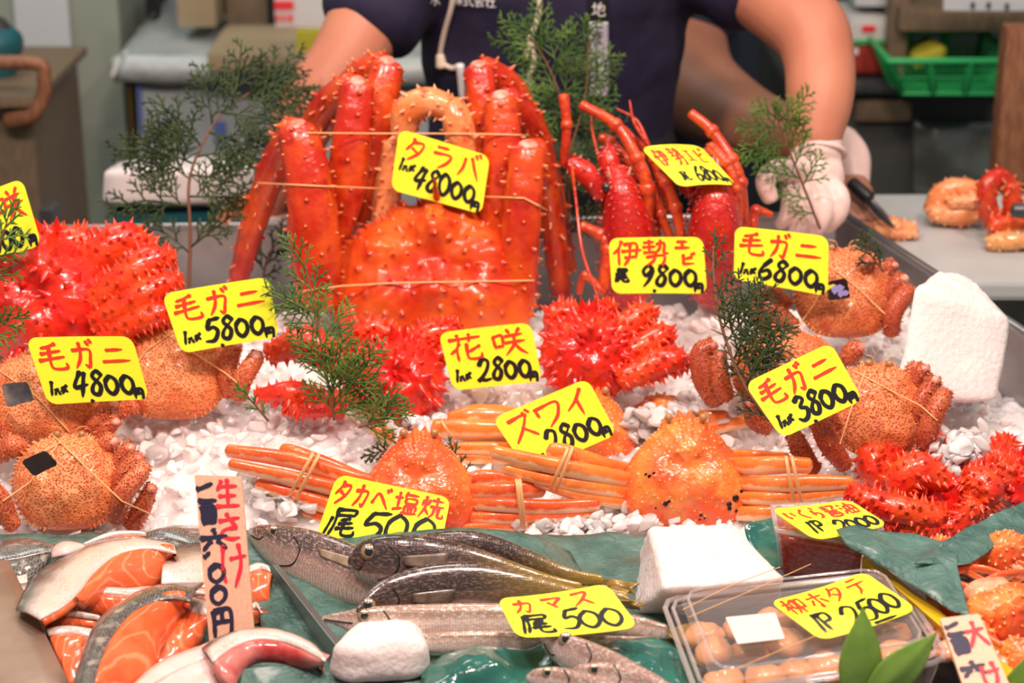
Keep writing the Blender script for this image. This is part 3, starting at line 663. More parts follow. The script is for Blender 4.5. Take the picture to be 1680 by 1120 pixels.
# ------------------------------------------------------------------ writing (brush strokes, unit box, y up)
DK = [[(.80, 1.05), (.90, .88)], [(.97, 1.12), (1.07, .97)]]
G = {
 'カ': [[(.05, .7), (.85, .72), (.8, .3), (.68, .02), (.52, .12)], [(.45, 1), (.42, .6), (.3, .3), (.05, .0)]],
 'ニ': [[(.2, .78), (.8, .82)], [(.0, .15), (1, .2)]],
 '毛': [[(.78, 1), (.4, .88), (.18, .84)], [(.12, .62), (.9, .72)], [(0, .36), (1, .48)], [(.5, .88), (.42, .35), (.45, .06), (.75, .0), (1.02, .05), (1.02, .22)]],
 'タ': [[(.42, 1), (.3, .72), (.02, .42)], [(.35, .82), (.92, .84), (.72, .4), (.15, .0)], [(.35, .55), (.65, .38)]],
 'ラ': [[(.2, .95), (.8, .97)], [(.02, .65), (.92, .67), (.75, .3), (.3, .0)]],
 'ハ': [[(.32, .82), (.22, .4), (.0, .05)], [(.62, .9), (.8, .45), (1, .02)]],
 '花': [[(.02, .82), (1, .86)], [(.3, 1), (.33, .7)], [(.68, 1), (.64, .7)], [(.32, .65), (.2, .45), (.0, .28)], [(.2, .45), (.2, -.02)], [(.95, .5), (.55, .28)], [(.55, .62), (.52, .1), (.65, .0), (.92, .02), (.98, .2)]],
 '咲': [[(.03, .75), (.06, .3)], [(.03, .75), (.32, .78), (.3, .32)], [(.05, .35), (.3, .37)], [(.5, 1), (.58, .84)], [(.9, 1.02), (.78, .84)], [(.42, .74), (.97, .8)], [(.38, .48), (1.02, .53)], [(.7, .76), (.66, .4), (.36, .0)], [(.68, .46), (.82, .2), (1.04, .0)]],
 '伊': [[(.3, 1), (.18, .7), (-.02, .48)], [(.17, .68), (.17, 0)], [(.38, .86), (.86, .88), (.82, .3)], [(.3, .57), (1.02, .62)], [(.4, .3), (.82, .34)], [(.62, .86), (.56, .3), (.36, -.02)]],
 '勢': [[(.05, .92), (.45, .95)], [(.25, 1.02), (.25, .52)], [(.0, .74), (.5, .77)], [(.02, .52), (.5, .55)], [(.55, .86), (.86, .9), (.84, .52), (1.02, .5)], [(.72, 1.02), (.68, .72), (.5, .5)], [(.12, .34), (.82, .4), (.76, .05), (.58, .0)], [(.5, .5), (.4, .2), (.1, -.02)]],
 'エ': [[(.15, .9), (.85, .92)], [(.5, .9), (.5, .1)], [(0, .08), (1, .12)]],
 'ヒ': [[(.15, .95), (.12, .15), (.3, .05), (.95, .1)], [(.82, .72), (.18, .48)]],
 'ス': [[(.1, .9), (.82, .94), (.5, .45), (.0, .0)], [(.5, .5), (.95, .02)]],
 'ワ': [[(.05, .95), (.08, .55)], [(.05, .92), (.98, .95), (.82, .4), (.3, .0)]],
 'イ': [[(.92, 1), (.5, .62), (.0, .35)], [(.56, .66), (.58, 0)]],
 'ヘ': [[(-.02, .32), (.33, .8), (1.02, .1)]],
 '塩': [[(.02, .7), (.35, .72)], [(.18, .95), (.18, .2)], [(.0, .15), (.38, .25)], [(.5, 1), (.42, .75)], [(.48, .9), (.98, .9)], [(.5, .72), (.5, .5), (.9, .5), (.9, .72), (.5, .72)], [(.48, .35), (.48, .05)], [(.48, .35), (.92, .35), (.92, .05)], [(.64, .35), (.64, .05)], [(.78, .35), (.78, .05)], [(.38, .02), (1, .03)]],
 '焼': [[(.15, .8), (.08, .55)], [(.4, .85), (.33, .6)], [(.23, 1), (.22, .5), (.02, .0)], [(.22, .4), (.4, .15)], [(.5, .85), (.95, .85)], [(.7, 1), (.7, .55)], [(.45, .55), (1, .57)], [(.62, .5), (.58, .2), (.42, .0)], [(.8, .5), (.8, .1), (1, .05), (1, .2)]],
 'マ': [[(.02, .85), (.98, .88), (.75, .6), (.5, .35)], [(.3, .58), (.68, .1)]],
 'ホ': [[(.02, .7), (.98, .74)], [(.5, 1), (.5, .02), (.36, .12)], [(.25, .52), (.02, .18)], [(.75, .52), (1, .18)]],
 'テ': [[(.25, .96), (.78, .98)], [(.0, .64), (1, .68)], [(.54, .64), (.46, .25), (.22, -.02)]],
 '柳': [[(.0, .7), (.36, .74)], [(.2, 1), (.2, 0)], [(.2, .66), (.0, .3)], [(.2, .6), (.34, .42)], [(.55, .9), (.42, .75), (.44, .35), (.58, .45)], [(.62, .95), (.6, .4), (.44, .0)], [(.72, .85), (.74, .0)], [(.72, .86), (.98, .88), (.96, .35), (.84, .4)]],
 'い': [[(.1, .82), (.1, .35), (.25, .15), (.32, .3)], [(.78, .78), (.92, .4)]],
 'く': [[(.72, 1), (.12, .52), (.78, 0)]],
 'ら': [[(.35, 1), (.62, .86)], [(.22, .76), (.15, .32), (.5, .5), (.88, .35), (.7, .06), (.32, -.02)]],
 '醤': [[(.05, .95), (.1, .6)], [(.3, 1), (.3, .55)], [(.5, .95), (.95, .95), (.7, .62)], [(.02, .5), (1, .52)], [(.15, .36), (.85, .36), (.85, 0), (.15, 0), (.15, .36)], [(.4, .5), (.4, .2)], [(.62, .5), (.62, .2)], [(.15, .18), (.85, .18)]],
 '油': [[(.05, .9), (.18, .8)], [(.0, .6), (.14, .5)], [(.05, .05), (.22, .35)], [(.38, .72), (.38, .02)], [(.38, .72), (.96, .74), (.96, .02)], [(.67, 1), (.67, .05)], [(.38, .38), (.96, .4)], [(.38, .03), (.96, .04)]],
 '尾': [[(.08, .96), (.92, .98), (.88, .76)], [(.12, .76), (.88, .78)], [(.12, .96), (.1, .4), (-.04, 0)], [(.75, .66), (.35, .58)], [(.3, .44), (.88, .5)], [(.22, .26), (.98, .32)], [(.55, .62), (.5, .12), (.7, .0), (1.02, .03), (1.04, .18)]],
 '円': [[(.08, .92), (.06, .0)], [(.08, .9), (.92, .92), (.92, .05), (.78, .02)], [(.5, .9), (.5, .5)], [(.08, .5), (.92, .5)]],
 'P': [[(.25, 1), (.12, 0)], [(.18, .95), (.85, .95), (.8, .58), (.2, .48)]],
 '0': [[(.5, 1), (.12, .7), (.1, .25), (.45, .0), (.86, .3), (.88, .75), (.5, 1), (.35, .93)]],
 '1': [[(.62, 1), (.4, 0)]],
 '2': [[(.1, .72), (.4, 1), (.82, .88), (.75, .55), (.4, .22), (.0, .0), (.25, .08), (.6, .02), (1.02, .06)]],
 '3': [[(.15, .85), (.5, 1), (.82, .82), (.45, .56), (.9, .4), (.75, .08), (.35, -.02), (.02, .12)]],
 '4': [[(.5, 1), (.05, .36), (.95, .45)], [(.78, .95), (.5, -.05)]],
 '5': [[(.35, .95), (.18, .56), (.6, .62), (.9, .4), (.62, .03), (.02, .03)], [(.35, .95), (1.05, 1.0)]],
 '6': [[(.78, 1), (.3, .62), (.1, .22), (.42, -.02), (.86, .2), (.65, .46), (.18, .3)]],
 '8': [[(.85, .82), (.5, 1), (.22, .78), (.72, .38), (.55, .02), (.15, .1), (.22, .4), (.85, .82)]],
 '9': [[(.85, .8), (.5, 1), (.15, .75), (.4, .5), (.85, .78), (.65, .3), (.3, -.03)]],
 '.': [[(.3, .05), (.7, .1)]], '-': [[(0, .5), (1, .55)]],
 'メ': [[(.9, .9), (.1, .1)], [(.2, .7), (.85, .25)], [(.1, .3), (.5, .8)]],
 '生': [[(.3, .95), (.08, .6)], [(.15, .74), (.95, .78)], [(.55, 1), (.52, .05)], [(.15, .4), (.88, .44)], [(.0, .04), (1, .08)]],
 'さ': [[(.05, .72), (.95, .85)], [(.4, 1.02), (.6, .7), (.82, .48)], [(.82, .46), (.3, .38), (.12, .18), (.5, .0), (.9, .04)]],
 'け': [[(.12, 1), (.03, .4), (.12, .08)], [(.38, .66), (1.02, .72)], [(.75, 1.02), (.8, .5), (.5, -.05)]],
 '百': [[(.0, .98), (1, 1.02)], [(.5, 1), (.35, .76)], [(.15, .72), (.15, .0)], [(.15, .72), (.85, .74), (.85, .0)], [(.15, .38), (.85, .4)], [(.15, .02), (.85, .02)], [(.35, .7), (.38, .05)], [(.62, .7), (.62, .05)]],
 '一': [[(0, .4), (.3, .5), (.95, .9)]],
 '六': [[(.5, 1), (.58, .76)], [(-.05, .56), (1.05, .66)], [(.36, .44), (.02, .0)], [(.66, .44), (1, .05)]],
 '大': [[(.02, .62), (1, .7)], [(.52, 1), (.46, .6), (.0, .0)], [(.5, .62), (1.02, .0)]],
 '地': [[(.0, .68), (.36, .72)], [(.18, .95), (.18, .2)], [(-.02, .12), (.38, .26)], [(.42, .58), (.95, .74), (.92, .36), (.82, .4)], [(.68, 1), (.68, .3)], [(.5, .85), (.5, .05), (1, .04), (1, .2)]],
 'ま': [[(.1, .82), (.9, .84)], [(.12, .58), (.88, .6)], [(.52, 1), (.54, .2), (.3, .02), (.12, .14), (.4, .26), (.92, .05)]],
 'ぐ': [[(.6, 1), (.15, .52), (.65, 0)], [(.78, .8), (.86, .66)], [(.95, .86), (1.02, .72)]],
 '水': [[(.5, 1), (.5, .0), (.38, .08)], [(.08, .7), (.4, .7), (.05, .15)], [(.9, .82), (.58, .55), (1, .05)]],
 '株': [[(.0, .7), (.38, .72)], [(.2, 1), (.2, 0)], [(.2, .66), (.0, .25)], [(.2, .6), (.36, .4)], [(.5, .95), (.42, .7)], [(.45, .8), (.95, .82)], [(.4, .5), (1, .52)], [(.7, 1), (.7, .0)], [(.68, .5), (.42, .1)], [(.72, .5), (1, .1)]],
 '式': [[(.0, .75), (1, .78)], [(.1, .48), (.5, .5)], [(.3, .5), (.3, .12)], [(.05, .06), (.55, .16)], [(.62, 1), (.72, .3), (1, .0), (1, .2)], [(.8, 1), (.9, .9)]],
 '会': [[(.5, 1), (.0, .6)], [(.5, 1), (1, .6)], [(.3, .62), (.7, .62)], [(.1, .42), (.9, .42)], [(.45, .42), (.2, .05), (.8, .1)], [(.68, .28), (.88, .0)]],
 '社': [[(.2, 1), (.28, .85)], [(.02, .7), (.38, .72), (.05, .25)], [(.22, .5), (.22, .0)], [(.5, .6), (.95, .6)], [(.72, .95), (.72, .05)], [(.42, .04), (1.02, .04)]],
}
for a, b in (('ガ', 'カ'), ('バ', 'ハ'), ('ズ', 'ス'), ('ベ', 'ヘ'), ('ビ', 'ヒ')): G[a] = G[b]+DK
def ribbon(mb, pts, wd, f, seg=6):
    """brush stroke of width wd laid on a surface by f(x, y)"""
    s = cr([(p[0], p[1]) for p in pts], seg if len(pts) > 2 else 4); n = len(s)
    L = []; Rr = []
    for i, p in enumerate(s):
        a = s[max(i-1, 0)]; b = s[min(i+1, n-1)]; dx, dy = b[0]-a[0], b[1]-a[1]; l = sqrt(dx*dx+dy*dy) or 1
        t = i/(n-1); ww = wd*.5*(.78+.3*cos(6*t+pts[0][0]*40)*.4+(.25 if t < .15 else 0)-(.35*max(0, t-.8)/.2))
        L.append((p[0]-dy/l*ww, p[1]+dx/l*ww)); Rr.append((p[0]+dy/l*ww, p[1]-dx/l*ww))
    d0 = (s[0][0]-s[1][0], s[0][1]-s[1][1]); l = sqrt(d0[0]**2+d0[1]**2) or 1; c0 = (s[0][0]+d0[0]/l*wd*.3, s[0][1]+d0[1]/l*wd*.3)
    d1 = (s[-1][0]-s[-2][0], s[-1][1]-s[-2][1]); l = sqrt(d1[0]**2+d1[1]**2) or 1; c1 = (s[-1][0]+d1[0]/l*wd*.25, s[-1][1]+d1[1]/l*wd*.25)
    vs = [f(*q) for pr in zip(L, Rr) for q in pr]+[f(*c0), f(*c1)]
    fs = [(2*i, 2*i+1, 2*i+3, 2*i+2) for i in range(n-1)]+[(2*n, 1, 0), (2*n+1, 2*n-2, 2*n-1)]
    mb.add(vs, fs)
def write(mb, ch, x, y, w_, h, wd, f, slant=0.):
    for st in G[ch]: ribbon(mb, [(x+w_*p[0]+slant*h*p[1], y+h*p[1]) for p in st], wd, f)

class Card:
    """thin card on four corners (TL, TR, BR, BL) with rounded corners and a slight bend"""
    def __init__(s, corners, bend=.004, rc=.012, th=.0007, label='', cat='price tag', name='price_tag', group=None, mat='yel', curl=0.):
        s.c = [Vector(c) for c in corners]; TL, TR, BR, BL = s.c
        s.W = ((TR-TL).length+(BR-BL).length)/2; s.H = ((TL-BL).length+(TR-BR).length)/2
        s.n = (TR-TL).cross(BL-TL).normalized()
        if s.n.dot(ray(840, 560)) > 0: s.n = -s.n
        s.bend = bend; s.curl = curl; s.t = thing(name, (BL+BR)/2, label, cat, group)
        W, H = s.W, s.H; out = []
        for cx, cy, a0 in ((W-rc, H-rc, 0), (rc, H-rc, 90), (rc, rc, 180), (W-rc, rc, 270)):
            for k in range(6): a = radians(a0+90*k/5); out.append((cx+rc*cos(a), cy+rc*sin(a)))
        o2 = []
        for i, p in enumerate(out):
            q = out[(i+1) % len(out)]; d = sqrt((q[0]-p[0])**2+(q[1]-p[1])**2); k = max(1, int(d/.012))
            for j in range(k): o2.append((p[0]+(q[0]-p[0])*j/k, p[1]+(q[1]-p[1])*j/k))
        N = len(o2); Rn = 7; m = MB(); vs = []
        for side in (0, -th):
            for r in range(Rn):
                k = 1-r/Rn
                for p in o2: vs.append(s.P(W/2+(p[0]-W/2)*k, H/2+(p[1]-H/2)*k, side))
            vs.append(s.P(W/2, H/2, side))
        fs = []; M0 = N*Rn+1
        for o, fl in ((0, 0), (M0, 1)):
            for r in range(Rn-1):
                for i in range(N):
                    j = (i+1) % N; q = (o+r*N+i, o+r*N+j, o+(r+1)*N+j, o+(r+1)*N+i); fs.append(q[::-1] if fl else q)
            for i in range(N):
                j = (i+1) % N; q = (o+(Rn-1)*N+i, o+(Rn-1)*N+j, o+M0-1); fs.append(q[::-1] if fl else q)
        for i in range(N): j = (i+1) % N; fs.append((j, i, M0+i, M0+j))
        m.add(vs, fs); obj('card', m, K[mat], s.t, smooth=False)
    def P(s, x, y, d=0.):
        u, v = x/s.W, y/s.H; TL, TR, BR, BL = s.c
        p = BL.lerp(BR, u).lerp(TL.lerp(TR, u), v)
        return p+s.n*(d+s.bend*(4*(u-.5)**2)+s.curl*v*v*(1-u*.3))
    def text(s, items, mat, name, wd):
        """items: (string, x, y, w, h) of each glyph box in card fractions"""
        m = MB()
        for it in items:
            ch, x, y, w_, h = it[:5]; k = it[5] if len(it) > 5 else 1.
            write(m, ch, x*s.W, y*s.H, w_*s.W, h*s.H, wd*k, lambda a, b: s.P(a, b, .0006), .16 if ch in '12345689' else 0.)
        obj(name, m, K[mat], s.t, smooth=False)
def yellow(px, Ytop, Ybot, label, red, price, rw=.0048, bw=.0062, bend=.004, x0=.28, y0=.11, dh=.36, dw=.13, unit='1ハメ', curl=0., Yx=0., ux=.05, uy=.14, us=1., yen=True, slope=0., group='yellow handwritten price tags', last='00'):
    (a, b, c, d) = px
    cs = [at(*a, Ytop), at(*b, Ytop+Yx), at(*c, Ybot+Yx), at(*d, Ybot)]
    C = Card(cs, bend, label=label, group=group, curl=curl)
    C.text(red, 'red', 'red_writing', rw)
    it = []; x = x0
    for i, ch in enumerate(price):
        if ch == '.': it.append(('.', x-.03, y0-.10+slope*i, .05, .1)); continue
        small = ch == '0' and i >= len(price)-2
        h = dh*(.78 if small and last == '00' else 1.); w_ = dw*(.95 if small else 1.)
        it.append((ch, x, y0+slope*i, w_, h)); x += dw*1.12
    ux_ = ux
    for ch in unit:
        if ch == '1': it.append(('1', ux_, uy, .05*us, .2*us, .75)); ux_ += .055*us
        elif ch == 'ハ': it.append(('ハ', ux_, uy, .05*us, .1*us, .7)); ux_ += .065*us
        elif ch == 'メ': it.append(('メ', ux_, uy, .07*us, .15*us, .7)); ux_ += .1*us
        else: it.append((ch, ux_, uy, .14*us, .3*us, .8)); ux_ += .16*us
    if yen: it.append(('円', .87, .03, .085, .15, .8))
    C.text(it, 'blk', 'black_price_writing', bw)
    return C
R3 = lambda a: [(a[0], .06, .52, .24, .38), (a[1], .38, .53, .20, .38), (a[2], .66, .57, .26, .28)]
yellow([(-92, 340), (38, 292), (70, 402), (-60, 440)], 2.36, 2.34, 'yellow price tag cut off by the left edge above the spiny red crab', [('花', .1, .5, .3, .4), ('咲', .60, .48, .32, .42)], '2800', x0=.25, y0=.08)
TAG48 = yellow([(43, 553), (217, 551), (246, 654), (80, 663)], 2.20, 2.19, 'yellow price tag reading 4.800 over the hairy crabs at far left', R3('毛ガニ'), '4.800', x0=.29, dw=.14, bend=.003)
yellow([(266, 481), (441, 453), (459, 552), (299, 579)], 2.29, 2.28, 'yellow price tag reading 5.800 on the hairy crab left of centre', R3('毛ガニ'), '5.800', x0=.27, dw=.14)
yellow([(655, 211), (804, 256), (790, 351), (641, 311)], 2.575, 2.565, 'yellow price tag reading 48000 hung between the king crab legs', [('タ', .1, .56, .2, .36), ('ラ', .40, .56, .2, .36), ('バ', .68, .52, .22, .40)], '48000', x0=.22, dw=.125, y0=.14, dh=.36, ux=.04, uy=.36, bend=.002)
yellow([(719, 545), (871, 528), (890, 625), (744, 640)], 2.34, 2.33, 'yellow price tag reading 2800 between the two central spiny red crabs', [('花', .08, .5, .34, .42), ('咲', .55, .5, .34, .42)], '2800', x0=.30, dw=.14, bend=.003)
yellow([(1051, 238), (1150, 236), (1209, 300), (1116, 303)], 2.62, 2.53, 'small yellow price tag reading 6800 leaning over the right lobster', [('伊', .06, .5, .2, .40), ('勢', .32, .48, .2, .42), ('エ', .56, .56, .14, .3), ('ビ', .76, .54, .14, .34)], '6800', x0=.40, dw=.11, y0=.08, unit='1尾', ux=.16, uy=.12, us=.7, bend=-.004, rw=.0045, bw=.0045)
yellow([(998, 390), (1153, 388), (1160, 481), (1004, 481)], 2.46, 2.45, 'yellow price tag reading 9.800 in front of the left lobster', [('伊', .05, .52, .28, .42), ('勢', .36, .50, .26, .44), ('エ', .70, .80, .15, .13), ('ビ', .76, .52, .13, .18)], '9.800', x0=.30, dw=.14, unit='1尾', ux=.03, uy=.22, us=.75, y0=.14)
yellow([(1205, 370), (1359, 387), (1357, 485), (1203, 458)], 2.41, 2.40, 'yellow price tag reading 6800 on the rearmost hairy crab', R3('毛ガニ'), '6800', x0=.25, dw=.15)
yellow([(1221, 629), (1363, 561), (1416, 656), (1283, 719)], 2.15, 2.12, 'tilted yellow price tag reading 3.800 on the right hairy crab', R3('毛ガニ'), '3.800', x0=.28, dw=.14)
yellow([(808, 686), (964, 620), (1013, 712), (868, 775)], 2.24, 2.21, 'tilted yellow price tag reading 2800 behind the snow crab legs', [('ズ', .08, .48, .24, .40), ('ワ', .38, .52, .24, .36), ('イ', .68, .50, .22, .40)], '2800', x0=.30, dw=.14, y0=.12, uy=.05)
yellow([(553, 777), (739, 816), (722, 900), (514, 892)], 2.09, 2.055, 'yellow price tag reading 500 tucked behind the dark striped fish', [('タ', .04, .60, .12, .32), ('カ', .20, .60, .12, .32), ('ベ', .36, .58, .13, .32), ('塩', .54, .58, .20, .36), ('焼', .76, .56, .20, .38)], '500', x0=.30, dw=.20, dh=.46, y0=.08, unit='1尾', ux=.02, uy=.14, us=1.3, yen=False, last='', bw=.0056, rw=.0042)
cs = [F(815, 985, .075), F(995, 960, .078), F(1048, 1032, .058), F(848, 1049, .062)]
C = Card(cs, .003, label='yellow price tag reading 500 lying across the slim silver fish', group='yellow handwritten price tags')
C.text([('カ', .10, .60, .17, .30), ('マ', .36, .62, .17, .28), ('ス', .62, .62, .18, .30)], 'red', 'red_writing', .0042)
C.text([('1', .05, .08, .08, .42), ('尾', .13, .10, .20, .42), ('5', .42, .14, .16, .44), ('0', .58, .12, .18, .38), ('0', .76, .10, .18, .38)], 'blk', 'black_price_writing', .005)
cs = [F(1262, 836, .092), F(1392, 821, .094), F(1458, 863, .084), F(1336, 888, .082)]
C = Card(cs, .002, label='yellow price tag lying on the red roe tub, partly under green paper', group='yellow handwritten price tags')
C.text([('い', .06, .6, .12, .26), ('く', .24, .6, .10, .28), ('ら', .40, .58, .10, .32), ('醤', .56, .56, .16, .34), ('油', .76, .56, .17, .34)], 'red', 'red_writing', .0036)
C.text([('1', .12, .16, .06, .34), ('P', .22, .20, .12, .32), ('2', .42, .08, .15, .36), ('0', .59, .1, .12, .30), ('0', .72, .1, .12, .30), ('0', .84, .1, .12, .30)], 'blk', 'black_price_writing', .0045)
cs = [F(1262, 990, .070), F(1417, 941, .078), F(1505, 1003, .074), F(1346, 1054, .066)]
C = Card(cs, .003, label='yellow price tag reading 2500 lying on the scallop pack', group='yellow handwritten price tags')
C.text([('柳', .05, .60, .19, .34), ('ホ', .30, .62, .16, .32), ('タ', .50, .62, .15, .32), ('テ', .72, .62, .18, .32)], 'red', 'red_writing', .0038)
C.text([('1', .10, .12, .06, .40), ('P', .18, .14, .14, .38), ('2', .36, .04, .18, .46), ('5', .55, .10, .14, .42), ('0', .70, .14, .13, .34), ('0', .83, .16, .13, .34), ('-', .58, -.0, .22, .06)], 'blk', 'black_price_writing', .0052)
# plank signs
def plank(c, label, red, blk, rw=.005):
    C = Card(c, 0., rc=.0015, th=.006, label=label, cat='sign', name='wooden_sign', mat='plank')
    C.text(red, 'redp', 'red_brush_writing', rw); C.text(blk, 'ink', 'black_brush_writing', rw*1.25)
plank([at(319, 779, 1.86), at(396, 782, 1.86), at(418, 1046, 1.80), at(344, 1060, 1.80)], 'upright cedar plank sign with red and black brush writing in the salmon',
      [('生', .42, .81, .48, .17), ('さ', .42, .62, .48, .15), ('け', .42, .34, .52, .24)],
      [('一', .03, .89, .34, .07), ('百', .05, .72, .36, .13), ('六', .05, .56, .50, .12), ('一', .06, .50, .12, .05), ('0', .12, .37, .36, .10), ('0', .12, .24, .36, .10), ('円', .12, .05, .42, .16)])
plank([at(1542, 1014, 1.70), at(1606, 1006, 1.70), at(1672, 1160, 1.60), at(1598, 1175, 1.60)], 'leaning cedar plank sign at the bottom right corner',
      [('大', .50, .66, .44, .26), ('け', .50, .22, .40, .26)],
      [('一', .06, .86, .34, .08), ('百', .06, .62, .42, .20), ('六', .10, .38, .50, .14)])

# ------------------------------------------------------------------ cypress sprays
def twig(m, p, d, n, L, rnd, depth, wd, flatn):
    """flat fan of scale leaves: alternate side shoots on a bending axis"""
    side = n.cross(d).normalized(); pts = [p]; dd = d.copy(); k = max(3, int(L/.006)); st = L/k
    for i in range(k):
        dd = (dd+side*rnd.uniform(-.10, .10)+n*rnd.uniform(-.08, .08)+Vector((0, 0, -.03))).normalized(); p = p+dd*st; pts.append(p)
    tube(m, [pts[0], pts[len(pts)//2], pts[-1]], [wd, wd*.95, wd*.5], n=4, seg=2, cap=False)
    if depth == 0: return
    s = 1 if rnd.random() < .5 else -1; q = 1 if depth > 1 else 1
    for i in range(1, k):
        t = i/k
        if depth > 2 and i % 2: continue
        l = L*(.62 if depth > 1 else .55)*(1-t*.75)*rnd.uniform(.8, 1.15)
        if l < .004: continue
        a = rnd.uniform(.55, .8); s = -s
        nd = (dd*0+(pts[min(i+1, k)]-pts[i-1]).normalized()*cos(a)+side*s*sin(a)+n*rnd.uniform(-.15, .15)).normalized()
        twig(m, pts[i], nd, n, l, rnd, depth-1, wd*.85, flatn)
def branch(px, wd, label, mat, seed, sprays, group='cypress sprigs', L=.07, depth=2, Ls=1., name='cypress_branch', cat='branch', base_off=0):
    """px: stem path of (px, py, Y); sprays: list of (t, side, length factor, up)"""
    rnd = random.Random(seed); P = [at(*q) for q in px]; t = thing(name, P[0], label, cat, group)
    m = MB(); tube(m, P, [wd*(1-.6*i/(len(P)-1)) for i in range(len(P))], n=7, seg=5); obj('stem', m, K['stem'], t)
    s = [Vector(q) for q in cr([tuple(p) for p in P], 10)]; lf = MB()
    for tt, a, l in sprays:
        i = min(int(tt*(len(s)-1)), len(s)-2); d = (s[i+1]-s[i]).normalized(); n = Vector((rnd.uniform(-.35, .35), -1, rnd.uniform(-.1, .5))).normalized()
        side = n.cross(d).normalized(); dd = (d*cos(a)+side*sin(a)).normalized()
        twig(lf, s[i], dd, n, L*l, rnd, depth, .00135*Ls, 1)
    obj('foliage', lf, K[mat], t); return t
def fan(n, a0=.9, l0=1., seed=0, t0=.15, t1=.98, l1=.5):
    r = random.Random(seed); out = []
    for i in range(n):
        t = t0+(t1-t0)*i/(n-1); out.append((t, (1 if i % 2 else -1)*(a0+r.uniform(-.2, .2))*(1-.45*t), (l0+(l1-l0)*t)*r.uniform(.8, 1.2)))
    return out+[(t1, 0, l1)]
branch([(310, 470, 2.58), (312, 380, 2.6), (310, 300, 2.62), (330, 240, 2.66), (365, 185, 2.7), (420, 145, 2.74)], .0028, 'tallest dark cypress branch at left beside the king crab', 'fernshade', 3,
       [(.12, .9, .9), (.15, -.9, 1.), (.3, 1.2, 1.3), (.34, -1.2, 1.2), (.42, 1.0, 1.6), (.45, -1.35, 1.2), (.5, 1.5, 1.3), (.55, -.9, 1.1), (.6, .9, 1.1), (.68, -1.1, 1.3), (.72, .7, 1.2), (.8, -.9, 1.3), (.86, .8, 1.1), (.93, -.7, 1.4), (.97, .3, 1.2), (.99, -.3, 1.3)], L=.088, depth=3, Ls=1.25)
branch([(470, 380, 2.69), (440, 420, 2.69), (430, 470, 2.69)][::-1], .002, 'dark cypress sprig in shadow beside the left king crab leg', 'fernshade', 14, fan(9, 1., .9, 4), L=.05)
branch([(-30, 480, 2.30), (0, 400, 2.30), (15, 350, 2.31)], .002, 'cypress sprig over the price tag at the left edge', 'fern', 7, fan(9, .9, .8, 5), L=.055)
branch([(-40, 560, 2.28), (-10, 540, 2.27), (25, 520, 2.27)], .002, 'cypress sprig on the red crab at the left edge below the tag', 'fern', 8, fan(7, .9, .8, 5), L=.05)
branch([(548, 688, 2.24), (540, 640, 2.24), (528, 570, 2.25), (515, 500, 2.27), (500, 430, 2.29)], .0022, 'tall cypress sprig in front of the central spiny red crab', 'fern', 21,
       [(.05, -1.1, 1.5), (.1, -.8, 1.7), (.12, .8, .8), (.2, -.5, 1.5), (.3, .5, 1.1), (.32, -.9, 1.4), (.42, .6, 1.1), (.5, -.8, 1.1), (.55, .5, 1.3), (.65, -.5, .8), (.7, .9, 1.2), (.8, -.5, .7), (.86, .7, .7), (.95, .2, .9)], L=.06)
branch([(590, 700, 2.20), (620, 690, 2.20), (655, 672, 2.20)], .0018, 'low cypress sprig trailing right under the central spiny crab', 'fern', 22, fan(8, .9, 1., 3), L=.05)
branch([(440, 690, 2.21), (415, 660, 2.21), (398, 640, 2.21)], .0016, 'tiny cypress sprig beside the small red claw', 'fern', 23, fan(6, .9, .6, 3), L=.03)
branch([(935, 360, 2.76), (930, 260, 2.76), (925, 180, 2.77), (900, 110, 2.79), (870, 60, 2.80)], .0024, 'tall green cypress branch standing behind the lobsters', 'fern', 31,
       [(.1, .8, 1.4), (.15, -.9, 1.2), (.25, -1., 1.), (.3, .9, 1.4), (.4, -.8, 1.3), (.45, .9, 1.2), (.55, -1.1, 1.5), (.6, .8, 1.1), (.7, -.9, 1.4), (.75, .7, .9), (.85, -.6, 1.1), (.9, .8, 1.), (.97, .1, .9)], L=.07)
branch([(930, 430, 2.70), (925, 330, 2.72), (935, 250, 2.74), (960, 160, 2.76), (965, 70, 2.78)], .0022, 'second cypress branch between king crab and lobster', 'fernshade', 32,
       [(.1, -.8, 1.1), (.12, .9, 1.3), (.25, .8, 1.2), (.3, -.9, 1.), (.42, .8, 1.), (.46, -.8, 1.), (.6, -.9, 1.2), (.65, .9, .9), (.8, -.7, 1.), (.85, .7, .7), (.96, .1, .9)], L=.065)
branch([(1262, 690, 2.22), (1215, 620, 2.24), (1180, 520, 2.27), (1170, 440, 2.30), (1172, 395, 2.32)], .0026, 'cypress branch beside the small hairy crab at centre right', 'fernshade', 41,
       [(.04, .6, .6), (.08, -.8, 1.3), (.12, .5, .5), (.15, -1.1, 1.2), (.2, -.9, 1.6), (.26, .4, .5), (.3, -1.1, 1.4), (.34, -.8, 1.7), (.4, -1.0, 1.4), (.46, -.8, 1.2), (.54, -.7, .9), (.62, -.7, .65), (.68, .5, .3), (.75, -.6, .5), (.82, .6, .35), (.9, -.5, .4), (.97, .1, .4)], L=.062)
branch([(1345, 375, 2.66), (1322, 315, 2.66), (1300, 260, 2.66), (1280, 210, 2.66), (1277, 190, 2.66)], .0022, 'cypress sprig held in the gloved hand', 'fern', 51,
       [(.1, 1., .7), (.2, .9, 1.), (.3, -.8, 1.), (.36, 1., 1.2), (.45, -.9, 1.), (.5, 1., 1.4), (.58, -.9, 1.2), (.62, 1.1, 1.4), (.7, -.9, 1.3), (.76, 1., 1.2), (.86, -.7, .9), (.9, .8, .9), (.98, .1, .5)], L=.055)
